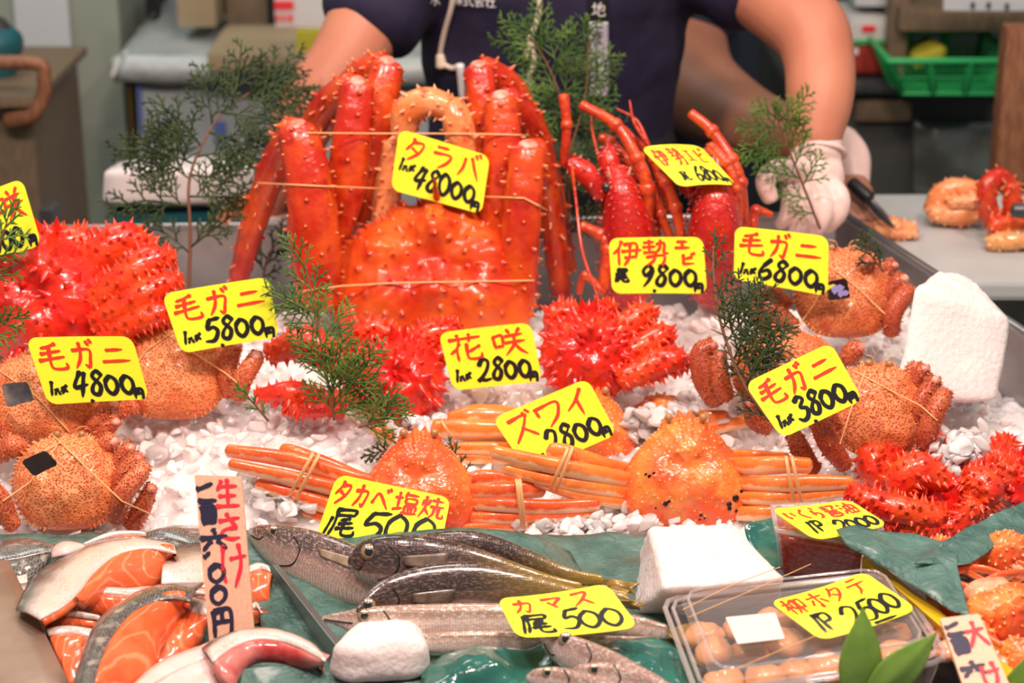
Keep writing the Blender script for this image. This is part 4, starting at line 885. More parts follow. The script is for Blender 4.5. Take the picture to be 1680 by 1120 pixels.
branch([(1450, 445, 2.44), (1430, 420, 2.44), (1420, 395, 2.44)], .0018, 'small cypress sprig poking up behind the rearmost hairy crab', 'fernshade', 52, fan(7, 1., .8, 3), L=.04)
branch([(760, 790, 2.17), (752, 760, 2.18), (742, 735, 2.19)], .0016, 'tiny cypress sprig right of the left snow crab shell', 'fernshade', 53, fan(6, 1., .6, 3), L=.035)
branch([(640, 740, 2.20), (625, 740, 2.20), (608, 745, 2.20)], .0016, 'tiny cypress sprig left of the left snow crab shell', 'fernshade', 54, fan(6, 1., .6, 3), L=.03)
# ------------------------------------------------------------------ crabs
def frame(px, py, Y, tilt, roll=0., yaw=0.):
    """local x = right, -y = out of the shell towards the viewer, z = towards the head"""
    return Matrix.Translation(at(px, py, Y)) @ Matrix.Rotation(radians(yaw), 4, 'Z') @ Matrix.Rotation(-radians(tilt), 4, 'X') @ Matrix.Rotation(radians(roll), 4, 'Y')
class Carapace:
    def __init__(s, M, half, H, swell=(), nz=.002, nf=30, rings=22, seed=0, lift=0., edge=2.2, pw=.6):
        s.M = M; s.H = H; s.swell = swell; s.nz = nz; s.nf = nf; s.seed = seed; s.edge = edge; s.pw = pw
        h = cr([(x, z) for x, z in half], 8); full = h+[(-x, z) for x, z in h[-2:0:-1]]
        s.out = full; s.c = (0, sum(p[1] for p in half)/len(half))
        N = len(full); s.N = N; vs = []; fs = []
        R_ = rings
        for r in range(1, R_+1):
            k = (r/R_)**.85
            for p in full: vs.append(s.P(p, k))
        for kk, dep in ((1.0, -.10), (.94, -.28), (.8, -.45), (.4, -.55)):
            for p in full: vs.append(M @ Vector((s.c[0]+(p[0]-s.c[0])*kk, -H*dep, s.c[1]+(p[1]-s.c[1])*kk)))
        T = R_+4
        for r in range(T-1):
            for i in range(N): j = (i+1) % N; fs.append((r*N+i, r*N+j, (r+1)*N+j, (r+1)*N+i))
        vs.append(s.P((s.c[0], s.c[1]), 0)); vs.append(M @ Vector((0, H*.55, s.c[1])))
        for i in range(N): j = (i+1) % N; fs.append((len(vs)-2, j, i)); fs.append((len(vs)-1, (T-1)*N+i, (T-1)*N+j))
        s.mb = MB(); s.mb.add(vs, [f[::-1] for f in fs])
    def hgt(s, x, z, k):
        h = s.H*max(0, 1-k**s.edge)**s.pw
        f = max(0, 1-k**6)
        for a, b, r, g in s.swell: h += f*g*exp(-((x-a)**2+(z-b)**2)/(r*r))
        return h+f*s.nz*noise.noise(Vector((x*s.nf, z*s.nf, s.seed)))+f*s.nz*.5*noise.noise(Vector((x*s.nf*2.5, z*s.nf*2.5, s.seed+9)))
    def P(s, p, k):
        x = s.c[0]+(p[0]-s.c[0])*k; z = s.c[1]+(p[1]-s.c[1])*k
        return s.M @ Vector((x, -s.hgt(x, z, k), z))
    def N_(s, p, k):
        o = s.P(p, k); t = s.P(p, min(1, k+.02))-s.P(p, max(0, k-.02)); i = s.out.index(p); q = s.out[(i+1) % s.N]
        u = s.P(q, k)-o; n = t.cross(u)
        if n.length < 1e-12: n = s.M.to_3x3() @ Vector((0, -1, 0))
        n.normalize()
        if n.dot(s.M.to_3x3() @ Vector((0, -1, 0))) < 0: n = -n
        return n
    def spikes(s, n, L, b, rnd, kmin=.1, kmax=.93, sp=.02, sides=6, up=.0):
        pts = []; tries = 0
        while len(pts) < n and tries < n*60:
            tries += 1; p = rnd.choice(s.out); k = sqrt(rnd.uniform(kmin**2, kmax**2)); q = s.P(p, k)
            if any((q-o).length < sp for o in pts): continue
            pts.append(q); v = rnd.uniform(.6, 1.15)
            spike(s.mb, q, s.N_(p, k)+(s.M.to_3x3() @ Vector((0, 0, up))), L*v, b*v, sides)
    def teeth(s, n, L, b, rnd, out=1., a0=0, a1=1):
        for i in range(n):
            f = a0+(a1-a0)*(i+.5*rnd.random())/n; p = s.out[int(f*s.N) % s.N]
            d = s.M.to_3x3() @ Vector((p[0]-s.c[0], -.01, p[1]-s.c[1])).normalized()
            spike(s.mb, s.P(p, .985), d+s.N_(p, .9)*.25, L*rnd.uniform(.6, 1.1), b*rnd.uniform(.8, 1.1), 5)
def P3(lst): return [at(*q) for q in lst]
def r_px(w_, Y): return w_/2/ppm(Y)

# ---- king crab
rk = random.Random(11)
Yk = 2.56; MK = frame(712, 436, Yk, 32)
king = thing('king_crab', at(712, 560, Yk), 'huge orange red king crab with bound upright legs at the centre back', 'crab')
sc = 1/ppm(Yk)
half = [(0, 140), (14, 134), (30, 104), (60, 100), (82, 78), (112, 62), (136, 40), (156, 14), (165, -30), (160, -78), (140, -112), (100, -128), (55, -138), (0, -140)]
half = [(x*sc, z*sc*1.0) for x, z in half]
sw = [(0, .045, .027, .030), (-.08, .015, .033, .023), (.08, .015, .033, .023), (-.07, -.055, .038, .020), (.07, -.055, .038, .020), (0, -.045, .022, .022), (0, .004, .014, -.010), (-.035, -.010, .014, -.012), (.035, -.010, .014, -.012), (-.036, .04, .012, -.010), (.036, .04, .012, -.010)]
car = Carapace(MK, half, .040, sw, .0045, 38, 30, 1)
car.spikes(70, .0062, .0065, rk, .08, .9, .0175); car.teeth(20, .012, .005, rk, a0=.09, a1=.36); car.teeth(20, .012, .005, rk, a0=.64, a1=.91)
b0 = at(722, 356, 2.60); b1 = at(711, 290, 2.535); spike(car.mb, b0, b1-b0, (b1-b0).length, .0135, 8)
for q0, q1, w_ in (((665, 352, 2.60), (655, 330, 2.59), .006), ((690, 345, 2.60), (684, 325, 2.58), .006), ((752, 350, 2.60), (764, 332, 2.58), .006), ((790, 372, 2.60), (806, 352, 2.59), .006), ((822, 395, 2.60), (838, 378, 2.59), .006), ((620, 378, 2.60), (606, 366, 2.59), .005)):
    q0, q1 = at(*q0), at(*q1); spike(car.mb, q0, q1-q0, (q1-q0).length*1.1, w_)
for sx in (-1, 1): spike(car.mb, MK @ Vector((.018*sx, -.035, .095)), Vector((.3*sx, -.6, .8)), .016, .007); spike(car.mb, MK @ Vector((.0, -.048, .06)), Vector((0, -1, .6)), .012, .007)
CARK = obj('carapace', car.mb, K['kingbody'], king)
legs = [
 # near upright segments (px, py, Y), widths px
 ('leg', [(522, 492, 2.52), (517, 400, 2.52), (506, 300, 2.53), (489, 218, 2.55)], [62, 76, 68, 58], 60),
 ('leg', [(545, 415, 2.60), (565, 320, 2.60), (577, 230, 2.61), (586, 145, 2.63)], [46, 60, 60, 50], 50),
 ('leg', [(588, 360, 2.66), (606, 270, 2.66), (620, 180, 2.67), (635, 112, 2.69)], [40, 54, 56, 50], 45),
 ('leg', [(850, 495, 2.54), (853, 420, 2.54), (858, 330, 2.55), (866, 250, 2.57)], [54, 56, 58, 54], 50),
 ('leg', [(812, 400, 2.60), (818, 330, 2.60), (824, 250, 2.61), (822, 168, 2.63)], [52, 62, 60, 50], 50),
 ('leg', [(790, 330, 2.66), (795, 250, 2.66), (793, 180, 2.67), (785, 118, 2.69)], [46, 50, 50, 46], 40),
]
outer = [
 [(484, 214, 2.575), (455, 262, 2.60), (432, 320, 2.62), (412, 380, 2.63), (392, 455, 2.64)], 
 [(580, 142, 2.655), (546, 162, 2.68), (520, 196, 2.70), (500, 240, 2.72), (490, 290, 2.73)],
 [(628, 108, 2.71), (595, 120, 2.73), (565, 150, 2.76), (552, 200, 2.77)],
 [(872, 246, 2.59), (893, 300, 2.62), (908, 380, 2.64), (920, 478, 2.65)],
 [(830, 164, 2.655), (868, 200, 2.68), (893, 270, 2.70), (912, 350, 2.71), (930, 440, 2.71)],
 [(792, 116, 2.71), (835, 140, 2.73), (862, 190, 2.75), (880, 260, 2.76)],
]
for (nm, p, wds, n), q in zip(legs, outer):
    m = MB(); Y0 = p[0][2]
    rg = tube(m, P3(p), [r_px(w_, 2.6)*1.06 for w_ in wds], n=20, seg=5, jit=.12, sup=.78); tube_spikes(m, rg, n+10, .0085, .0045, rk, fwd=-.15, hi=.9)
    lg = obj('leg', m, K['king'], king)
    m = MB(); top = at(*p[-1]); ball(m, top+Vector((0, -.006, .008)), r_px(wds[-1], 2.6)*.66, sc=(1, 1, .75)); obj('pale_joint', m, K['joint'], lg)
    m = MB(); rg = tube(m, P3(q), [r_px(w_, 2.6) for w_ in ([52, 50, 46, 42, 34] if len(q) == 5 else [50, 48, 42, 34])], n=12, seg=5, jit=.06); tube_spikes(m, rg, 48, .008, .0042, rk, fwd=-.15)
    obj('lower_leg', m, K['king'], lg)
m = MB(); rg = tube(m, P3([(662, 225, 2.62), (668, 185, 2.62), (700, 166, 2.61), (735, 176, 2.61)]), [r_px(w_, 2.6) for w_ in (40, 52, 46, 42)], n=12, seg=5); tube_spikes(m, rg, 40, .008, .004, rk)
cl = obj('claw_arm', m, K['kingpale'], king)
m = MB(); rg = tube(m, P3([(742, 172, 2.61), (752, 205, 2.60), (758, 250, 2.60), (755, 300, 2.60)]), [r_px(w_, 2.6) for w_ in (40, 50, 46, 40)], n=12, seg=5); tube_spikes(m, rg, 40, .008, .004, rk); obj('claw', m, K['kingpale'], cl)
m = MB(); rg = tube(m, P3([(645, 238, 2.64), (638, 290, 2.64), (632, 340, 2.63), (622, 372, 2.62)]), [r_px(w_, 2.6) for w_ in (34, 44, 46, 30)], n=12, seg=5); tube_spikes(m, rg, 36, .008, .004, rk); obj('small_claw', m, K['kingpale'], king)
m = MB(); rg = tube(m, P3([(412, 330, 2.66), (385, 340, 2.66), (365, 358, 2.66)]), [r_px(w_, 2.6) for w_ in (30, 34, 22)], n=10, seg=4); tube_spikes(m, rg, 20, .008, .004, rk); obj('leg_tip', m, K['kingpale'], king)
bv = bvh_of(kids(king))
band(king, bv, [(505, 218), (600, 219), (700, 219), (800, 220), (868, 222)], .0012); band(king, bv, [(422, 300), (520, 305), (640, 310)], .0012)
band(king, bv, [(780, 322), (860, 325), (898, 345)], .0012); band(king, bv, [(496, 478), (560, 469), (650, 464), (760, 462), (876, 460)], .0012)

# ---- spiny red crabs
def hana(label, c, Y, rpx, tilt, legs, seed, mat='hana', lmat='hana2', roll=0, n=60, spl=.013, squash=(1, 1), body=True, group='spiny red crabs'):
    rnd = random.Random(seed); s_ = 1/ppm(Y); t = thing('spiny_crab', at(c[0], c[1]+rpx*.8, Y), label, 'crab', group)
    if body:
        M = frame(c[0], c[1], Y, tilt, roll); r = rpx*s_
        hf = [(0, 1.05), (.2, .95), (.5, .8), (.8, .62), (1, .2), (1.02, -.2), (.85, -.65), (.5, -.92), (0, -1)]
        hf = [(x*r*squash[0], z*r*squash[1]) for x, z in hf]
        sw = [(0, r*.45, r*.35, r*.3), (-.5*r, -.1*r, r*.35, r*.22), (.5*r, -.1*r, r*.35, r*.22), (0, -.45*r, r*.3, r*.22), (0, .02*r, r*.15, -r*.12)]
        ca = Carapace(M, hf, r*.55, sw, .004, 60, 20, seed); ca.spikes(n, spl, .0065, rnd, .05, .95, .011); ca.teeth(26, spl*.95, .005, rnd)
        for sx in (-1, 1):
            spike(ca.mb, M @ Vector((.12*r*sx, -r*.35, r*.98)), Vector((.2*sx, -.5, 1)), .018, .006)
        obj('carapace', ca.mb, K[mat], t)
    for p, wds in legs:
        m = MB(); rg = tube(m, P3(p), [r_px(w_, p[0][2]) for w_ in wds], n=12, seg=6, jit=.12)
        tube_spikes(m, rg, int(24+sum(wds)/len(wds)*1.7), spl*.72, .0040, rnd, fwd=-.2)
        obj('leg', m, K[lmat], t)
    return t
hana('largest spiny red crab, at the left behind the hairy crabs', (80, 505), 2.40, 128, 35, [
    ([(120, 445, 2.42), (165, 420, 2.42), (205, 395, 2.43), (245, 408, 2.43)], [52, 66, 64, 34]),
    ([(30, 420, 2.44), (80, 405, 2.44), (130, 400, 2.44), (165, 398, 2.44)], [50, 60, 58, 30]),
    ([(150, 500, 2.36), (200, 465, 2.36), (245, 430, 2.37), (280, 425, 2.38)], [44, 58, 54, 30]),
    ([(160, 530, 2.34), (215, 495, 2.34), (260, 470, 2.35), (292, 462, 2.36)], [44, 52, 46, 26]),
    ([(170, 560, 2.33), (215, 530, 2.33), (255, 515, 2.33), (285, 512, 2.34)], [40, 46, 44, 24]),
    ([(-30, 440, 2.42), (10, 410, 2.42), (40, 430, 2.42)], [60, 64, 40])], 31, n=70, spl=.015)
hana('spiny red crab below the king crab at centre', (655, 622), 2.34, 74, 30, [
    ([(600, 590, 2.37), (585, 560, 2.38), (610, 540, 2.38), (640, 548, 2.37)], [40, 46, 44, 30]),
    ([(680, 580, 2.37), (700, 556, 2.38), (730, 545, 2.38), (750, 540, 2.38)], [44, 52, 48, 26]),
    ([(600, 610, 2.34), (550, 590, 2.34), (500, 562, 2.34), (445, 580, 2.34)], [34, 50, 56, 34]),
    ([(590, 650, 2.31), (530, 655, 2.29), (480, 645, 2.28), (425, 648, 2.28)], [24, 34, 42, 22]),
    ([(560, 672, 2.28), (500, 672, 2.27), (470, 668, 2.27)], [22, 26, 18]),
    ([(690, 620, 2.34), (710, 590, 2.36), (735, 575, 2.37)], [30, 34, 26])], 33, n=46)
hana('spiny red crab on clear ice at centre right', (965, 580), 2.36, 76, 32, [
    ([(1000, 560, 2.36), (1030, 535, 2.37), (1055, 515, 2.38), (1070, 520, 2.38)], [34, 44, 40, 26]),
    ([(1015, 590, 2.34), (1050, 570, 2.35), (1085, 550, 2.36), (1100, 556, 2.36)], [34, 44, 40, 24]),
    ([(1020, 620, 2.32), (1060, 605, 2.33), (1100, 590, 2.33), (1122, 595, 2.34)], [38, 50, 46, 28]),
    ([(925, 540, 2.39), (915, 520, 2.40), (940, 515, 2.40)], [46, 50, 36]),
    ([(985, 540, 2.39), (990, 515, 2.40), (1005, 510, 2.40)], [44, 48, 32])], 35, n=52)
hana('spiny red crab at the right edge with ice on its shell', (1565, 800), 2.14, 70, 60, [
    ([(1500, 790, 2.16), (1450, 780, 2.17), (1430, 752, 2.18), (1470, 745, 2.19)], [44, 58, 56, 34]),
    ([(1500, 800, 2.13), (1480, 790, 2.12), (1510, 770, 2.12), (1550, 790, 2.12)], [50, 60, 62, 44]),
    ([(1540, 850, 2.08), (1480, 838, 2.08), (1430, 822, 2.09), (1395, 812, 2.10)], [44, 52, 46, 28]),
    ([(1600, 830, 2.08), (1570, 860, 2.08), (1520, 868, 2.08), (1460, 862, 2.08)], [44, 48, 46, 28]),
    ([(1560, 745, 2.24), (1520, 730, 2.26), (1485, 725, 2.27)], [50, 52, 36]),
    ([(1600, 820, 2.10), (1620, 800, 2.10), (1590, 785, 2.11)], [56, 62, 50])], 37, n=40)
hana('second spiny red crab touching the right edge', (1690, 790), 2.16, 50, 50, [
    ([(1660, 770, 2.18), (1640, 750, 2.2), (1650, 725, 2.22)], [40, 48, 34]),
    ([(1680, 780, 2.16), (1650, 780, 2.16), (1620, 765, 2.16)], [50, 56, 36])], 39, n=24)

# ---- hairy crabs
def hairycrab(label, c, Y, wpx, hpx, tilt, seed, mat='hair', roll=0, legs=(), bands=(), n=150, lmat=None, face=True):
    rnd = random.Random(seed); s_ = 1/ppm(Y); t = thing('hairy_crab', at(c[0], c[1]+hpx*.45, Y), label, 'crab', 'hairy crabs with rubber bands'); M = frame(c[0], c[1], Y, tilt, roll)
    k = 1/max(.6, cos(radians(tilt-20))); a, b = wpx/2*s_, hpx/2*s_*k
    hf = [(0, 1.02), (.10, 1.06), (.16, .97), (.30, 1.0), (.42, .9), (.62, .84), (.80, .62), (.93, .35), (1.0, .02), (.96, -.35), (.82, -.66), (.62, -.9), (.35, -1.0), (0, -1.03)]
    ca = Carapace(M, [(x*a, z*b) for x, z in hf], a*.42, [(0, .3*b, .4*a, .06*a), (-.5*a, -.1*b, .3*a, .05*a), (.5*a, -.1*b, .3*a, .05*a), (0, -.5*b, .3*a, .05*a), (.28*a, .1*b, .1*a, -.04*a), (-.28*a, .1*b, .1*a, -.04*a)], .0035, 45, 20, seed)
    ca.teeth(34, .0055, .0030, rnd, a0=.06, a1=.46); ca.teeth(34, .0055, .0030, rnd, a0=.54, a1=.94); ca.spikes(60, .0026, .0016, rnd, .1, .95, .006, 4)
    obj('carapace', ca.mb, K[mat], t)
    if face:
        for sx in (-1, 1): m = MB(); ball(m, M @ Vector((.22*a*sx, -.12*a, 1.0*b)), .0045); obj('eye', m, K['eye'], t)
        for sx in (-1, 1):
            m = MB(); tube(m, [M @ Vector((.1*a*sx, -.1*a, 1.0*b)), M @ Vector((.16*a*sx, -.18*a, 1.12*b)), M @ Vector((.3*a*sx, -.2*a, 1.15*b))], .0006, n=5)
            obj('feeler', m, K['band'], t)
    for p, wds in legs:
        m = MB(); rg = tube(m, P3(p), [r_px(w_, p[0][2])*.86 for w_ in wds], n=12, seg=5, jit=.05); tube_spikes(m, rg, 90, .0042, .0011, rnd, fwd=-.3, n=3); tube_spikes(m, rg, 16, .004, .0028, rnd, n=4)
        lg = obj('leg', m, K[lmat or mat.replace('hair', 'hairleg')], t)
        m = MB(); e = at(*p[-1]); ball(m, e+Vector((0, -.003, 0)), r_px(wds[-1], p[0][2])*.7, A=.9, sc=(1, 1, .8)); obj('leg_joint', m, K['joint'], lg)
    if bands:
        bv = bvh_of(kids(t))
        for bnd in bands: band(t, bv, bnd, .0010)
    return t
def fan4(x, y, Y, sgn, s=1., n=4, rot=0.):
    """folded legs packed against one side of a hairy crab, knees up"""
    out = []
    for i in range(n):
        f = i/(max(n-1, 1)); bx = x+sgn*(8+14*i)*s; by = y-(n-1-i)*38*s+20*s
        out.append(([(bx-sgn*4*s, by+34*s, Y+.012*(n-i)), (bx+sgn*10*s, by+4*s, Y-.002+.012*(n-i)), (bx+sgn*26*s, by-34*s, Y+.012*(n-i)), (bx+sgn*34*s, by-52*s, Y+.006+.012*(n-i))], [30*s, 38*s, 36*s, 28*s]))
    return out
HC = []
HC.append(hairycrab('hairy crab reading 4.800 side, cut by the left edge with a silver tag', (68, 655), 2.24, 205, 150, 38, 101, legs=[
    ([(150, 715, 2.21), (160, 690, 2.21), (180, 668, 2.21), (186, 660, 2.21)], [34, 40, 38, 28]), ([(160, 722, 2.19), (175, 705, 2.19), (190, 690, 2.19)], [26, 30, 24]),
    ([(10, 720, 2.2), (-20, 690, 2.2), (-40, 650, 2.2)], [36, 40, 30]), ([(20, 602, 2.27), (45, 592, 2.27), (70, 598, 2.27)], [30, 34, 26])], bands=[[(-5, 605), (60, 650), (115, 710)]]))
HC.append(hairycrab('hairy crab behind the 4.800 and 5.800 price tags', (285, 605), 2.33, 190, 160, 36, 102, legs=[
    ([(375, 645, 2.31), (372, 610, 2.31), (382, 572, 2.32), (388, 565, 2.32)], [34, 38, 36, 26]), ([(392, 650, 2.29), (400, 620, 2.29), (418, 590, 2.30), (420, 582, 2.30)], [32, 38, 34, 26]),
    ([(205, 650, 2.31), (190, 610, 2.32), (195, 570, 2.33)], [36, 40, 30]), ([(220, 665, 2.28), (200, 675, 2.28), (185, 660, 2.28)], [30, 30, 22])], bands=[[(255, 535), (320, 580), (370, 612), (392, 630)], [(290, 540), (240, 575), (222, 600)]]))
HC.append(hairycrab('nearest hairy crab at bottom left with a black tag and bands', (112, 790), 2.14, 188, 154, 34, 103, legs=[
    ([(190, 850, 2.10), (200, 815, 2.09), (226, 780, 2.10), (238, 765, 2.11)], [34, 40, 38, 28]), ([(190, 815, 2.13), (200, 785, 2.13), (218, 760, 2.13), (228, 750, 2.13)], [32, 38, 34, 26]),
    ([(185, 780, 2.15), (194, 760, 2.15), (208, 738, 2.15), (214, 733, 2.15)], [28, 34, 30, 24]), ([(215, 862, 2.11), (232, 835, 2.11), (248, 800, 2.11)], [34, 38, 26]), ([(160, 742, 2.17), (176, 728, 2.16), (186, 722, 2.16)], [34, 38, 30]),
    ([(20, 862, 2.10), (0, 820, 2.10), (-20, 790, 2.10)], [36, 42, 30]), ([(40, 742, 2.17), (20, 730, 2.16), (0, 745, 2.16)], [34, 44, 36])],
    bands=[[(85, 712), (140, 765), (200, 822), (245, 842)], [(105, 715), (50, 790), (5, 822)], [(113, 718), (70, 742)]]))
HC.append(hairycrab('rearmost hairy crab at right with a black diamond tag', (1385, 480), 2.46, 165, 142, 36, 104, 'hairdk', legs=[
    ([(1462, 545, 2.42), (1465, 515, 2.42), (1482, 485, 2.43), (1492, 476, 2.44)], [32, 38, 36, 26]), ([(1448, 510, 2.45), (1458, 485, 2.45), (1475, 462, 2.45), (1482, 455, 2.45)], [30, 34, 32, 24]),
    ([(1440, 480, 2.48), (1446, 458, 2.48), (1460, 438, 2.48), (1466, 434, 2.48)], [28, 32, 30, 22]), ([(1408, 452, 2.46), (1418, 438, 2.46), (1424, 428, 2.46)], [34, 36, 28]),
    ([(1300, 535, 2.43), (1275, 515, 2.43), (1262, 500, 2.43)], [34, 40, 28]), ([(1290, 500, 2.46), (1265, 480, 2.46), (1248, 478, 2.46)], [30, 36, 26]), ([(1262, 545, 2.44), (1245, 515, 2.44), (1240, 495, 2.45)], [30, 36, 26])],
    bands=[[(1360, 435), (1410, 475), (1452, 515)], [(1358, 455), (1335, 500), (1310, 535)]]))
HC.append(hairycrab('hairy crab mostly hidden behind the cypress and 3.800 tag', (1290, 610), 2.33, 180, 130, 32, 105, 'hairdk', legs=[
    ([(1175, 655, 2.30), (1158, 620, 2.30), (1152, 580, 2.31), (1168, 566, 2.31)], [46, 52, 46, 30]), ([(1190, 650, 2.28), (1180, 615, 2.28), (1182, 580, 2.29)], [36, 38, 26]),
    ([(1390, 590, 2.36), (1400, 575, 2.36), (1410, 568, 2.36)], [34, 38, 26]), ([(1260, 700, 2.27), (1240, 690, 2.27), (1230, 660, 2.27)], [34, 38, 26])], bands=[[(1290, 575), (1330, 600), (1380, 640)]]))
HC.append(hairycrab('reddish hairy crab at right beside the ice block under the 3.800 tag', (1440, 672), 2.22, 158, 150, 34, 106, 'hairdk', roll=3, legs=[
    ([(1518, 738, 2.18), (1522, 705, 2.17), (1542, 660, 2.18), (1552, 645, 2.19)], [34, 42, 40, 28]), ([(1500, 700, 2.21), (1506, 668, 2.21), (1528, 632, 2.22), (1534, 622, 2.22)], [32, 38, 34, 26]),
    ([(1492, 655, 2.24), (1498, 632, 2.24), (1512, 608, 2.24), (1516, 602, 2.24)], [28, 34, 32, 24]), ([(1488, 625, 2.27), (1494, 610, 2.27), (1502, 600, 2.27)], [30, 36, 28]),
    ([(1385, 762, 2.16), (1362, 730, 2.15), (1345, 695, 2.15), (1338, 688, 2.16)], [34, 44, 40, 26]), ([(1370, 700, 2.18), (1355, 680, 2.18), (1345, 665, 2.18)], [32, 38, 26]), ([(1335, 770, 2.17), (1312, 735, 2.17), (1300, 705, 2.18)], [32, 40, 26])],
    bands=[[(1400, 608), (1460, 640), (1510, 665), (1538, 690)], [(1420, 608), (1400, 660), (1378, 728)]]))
# small plastic tags on the bands
def chip(corners, Y, label, mat, mark=False):
    bpy.context.view_layer.update()
    C = Card([at(*q, Y) for q in corners], .0015, rc=.004, th=.0015, label=label, cat='tag', name='plastic_tag', mat=mat); return C
K['chrome'] = plain('silver_tag', (.7, .62, .62), .15, (.25, .2, .22), 40, metal=.9)
K['blacktag'] = plain('black_tag', (.015, .012, .014), .22, coat=.5)
chip([(2, 630), (46, 626), (57, 656), (12, 668)], 2.165, 'silver square plastic tag on the hairy crab at the left edge', 'chrome')
chip([(35, 756), (75, 738), (96, 761), (56, 781)], 2.075, 'black square plastic tag on the nearest hairy crab', 'blacktag')
C = chip([(1358, 462), (1389, 456), (1395, 488), (1358, 493)], 2.405, 'black tag with yellow and lilac print on the rearmost hairy crab', 'blacktag')
K['lilac'] = plain('lilac_print', (.35, .33, .7), .5)
C.text([('-', .30, .30, .40, .5, 2.2), ('-', .56, .02, .36, .5, 1.6)], 'lilac', 'lilac_print', .006); C.text([('-', .0, .55, .34, .35, 1.4)], 'yel', 'yellow_print', .005)

# ---- snow crabs
def legbundle(t, lst, mat, fold=True):
    for p, wds in lst:
        Yq = p[0][2]; m = MB(); tube(m, P3(p), [r_px(w_, Yq) for w_ in wds], n=14, seg=6, flat=.7, upv=(0, -.25, 1), jit=.04)
        lg = obj('leg', m, K[mat], t)
        m = MB(); e = at(*p[-1]); ball(m, e, r_px(wds[-1], Yq)*.62, sc=(1, 1, 1)); obj('cut_joint', m, K['joint'], lg)
def rubber(t, px, Y, w_=.0030):
    """flat elastic wound round a bundle: a loop through front and back points"""
    for k, (a, b, lean) in enumerate(px):
        m = MB(); P = [at(a[0], a[1], Y+.012), at(a[0]+lean*.15, a[1]+4, Y-.016), at((a[0]+b[0])/2, (a[1]+b[1])/2, Y-.024), at(b[0], b[1]-4, Y-.016), at(b[0], b[1], Y+.012), at((a[0]+b[0])/2, (a[1]+b[1])/2, Y+.022), at(a[0], a[1], Y+.012)]
        tube(m, P, w_, n=8, seg=4, flat=.35, upv=(1, 0, 0)); obj('rubber_band', m, K['band'], t)
def snow(label, c, Y, w_, h, tilt, seed, mat, lmat, left, right, bands, extra=None, roll=0, spots=(), eyes=True):
    rnd = random.Random(seed); s_ = 1/ppm(Y); t = thing('snow_crab', at(c[0], c[1]+h*.45, Y), label, 'crab', 'snow crabs with bundled legs'); M = frame(c[0], c[1], Y, tilt, roll)
    k = 1/max(.6, cos(radians(tilt-20))); a, b = w_/2*s_, h/2*s_*k
    hf = [(0, .92), (.10, 1.02), (.16, .90), (.34, .86), (.40, .70), (.56, .55), (.66, .42), (.86, .15), (.98, -.20), (1.0, -.50), (.88, -.80), (.60, -.97), (.3, -1.02), (0, -1.0)]
    ca = Carapace(M, [(x*a, z*b) for x, z in hf], a*.48, [(0, .35*b, .3*a, .12*a), (-.45*a, -.25*b, .35*a, .10*a), (.45*a, -.25*b, .35*a, .10*a), (0, -.4*b, .22*a, .06*a), (-.2*a, .05*b, .12*a, -.07*a), (.2*a, .05*b, .12*a, -.07*a), (0, .0, .1*a, -.03*a)], .003, 60, 24, seed)
    ca.spikes(150, .0013, .0030, rnd, .15, .97, .0050, 5); ca.teeth(16, .0022, .003, rnd, a0=.10, a1=.3); ca.teeth(16, .0022, .003, rnd, a0=.70, a1=.90)
    cb = obj('carapace', ca.mb, K[mat], t)
    m = MB(); tube(m, [ca.P(ca.out[i], 1.0)+Vector((0, .006, -.001)) for i in range(int(ca.N*.30), int(ca.N*.70), 2)], .0042, n=8, seg=2); obj('pale_rim', m, K['scallop'], t)
    if eyes:
        for sx in (-1, 1): m = MB(); ball(m, M @ Vector((.27*a*sx, -.30*a, .84*b)), .0052); obj('eye', m, K['eye'], t)
    if spots:
        bv = bvh_of([cb])
        for px, py, r in spots:
            q = drape(bv, px, py, .0002)
            if q: m = MB(); ball(m, q, r*s_, 8, 6, sc=(1, .5, 1)); obj('barnacle', m, K['spot'], t)
    legbundle(t, left+right, lmat)
    for bnd in bands: rubber(t, *bnd)
    for e in extra or []:
        m = MB(); rg = tube(m, P3(e[0]), [r_px(q, e[0][0][2]) for q in e[1]], n=10, seg=5, jit=.05); obj('claw', m, K[lmat], t)
    return t
def lp(a, b, y=0, Y0=0.): return a
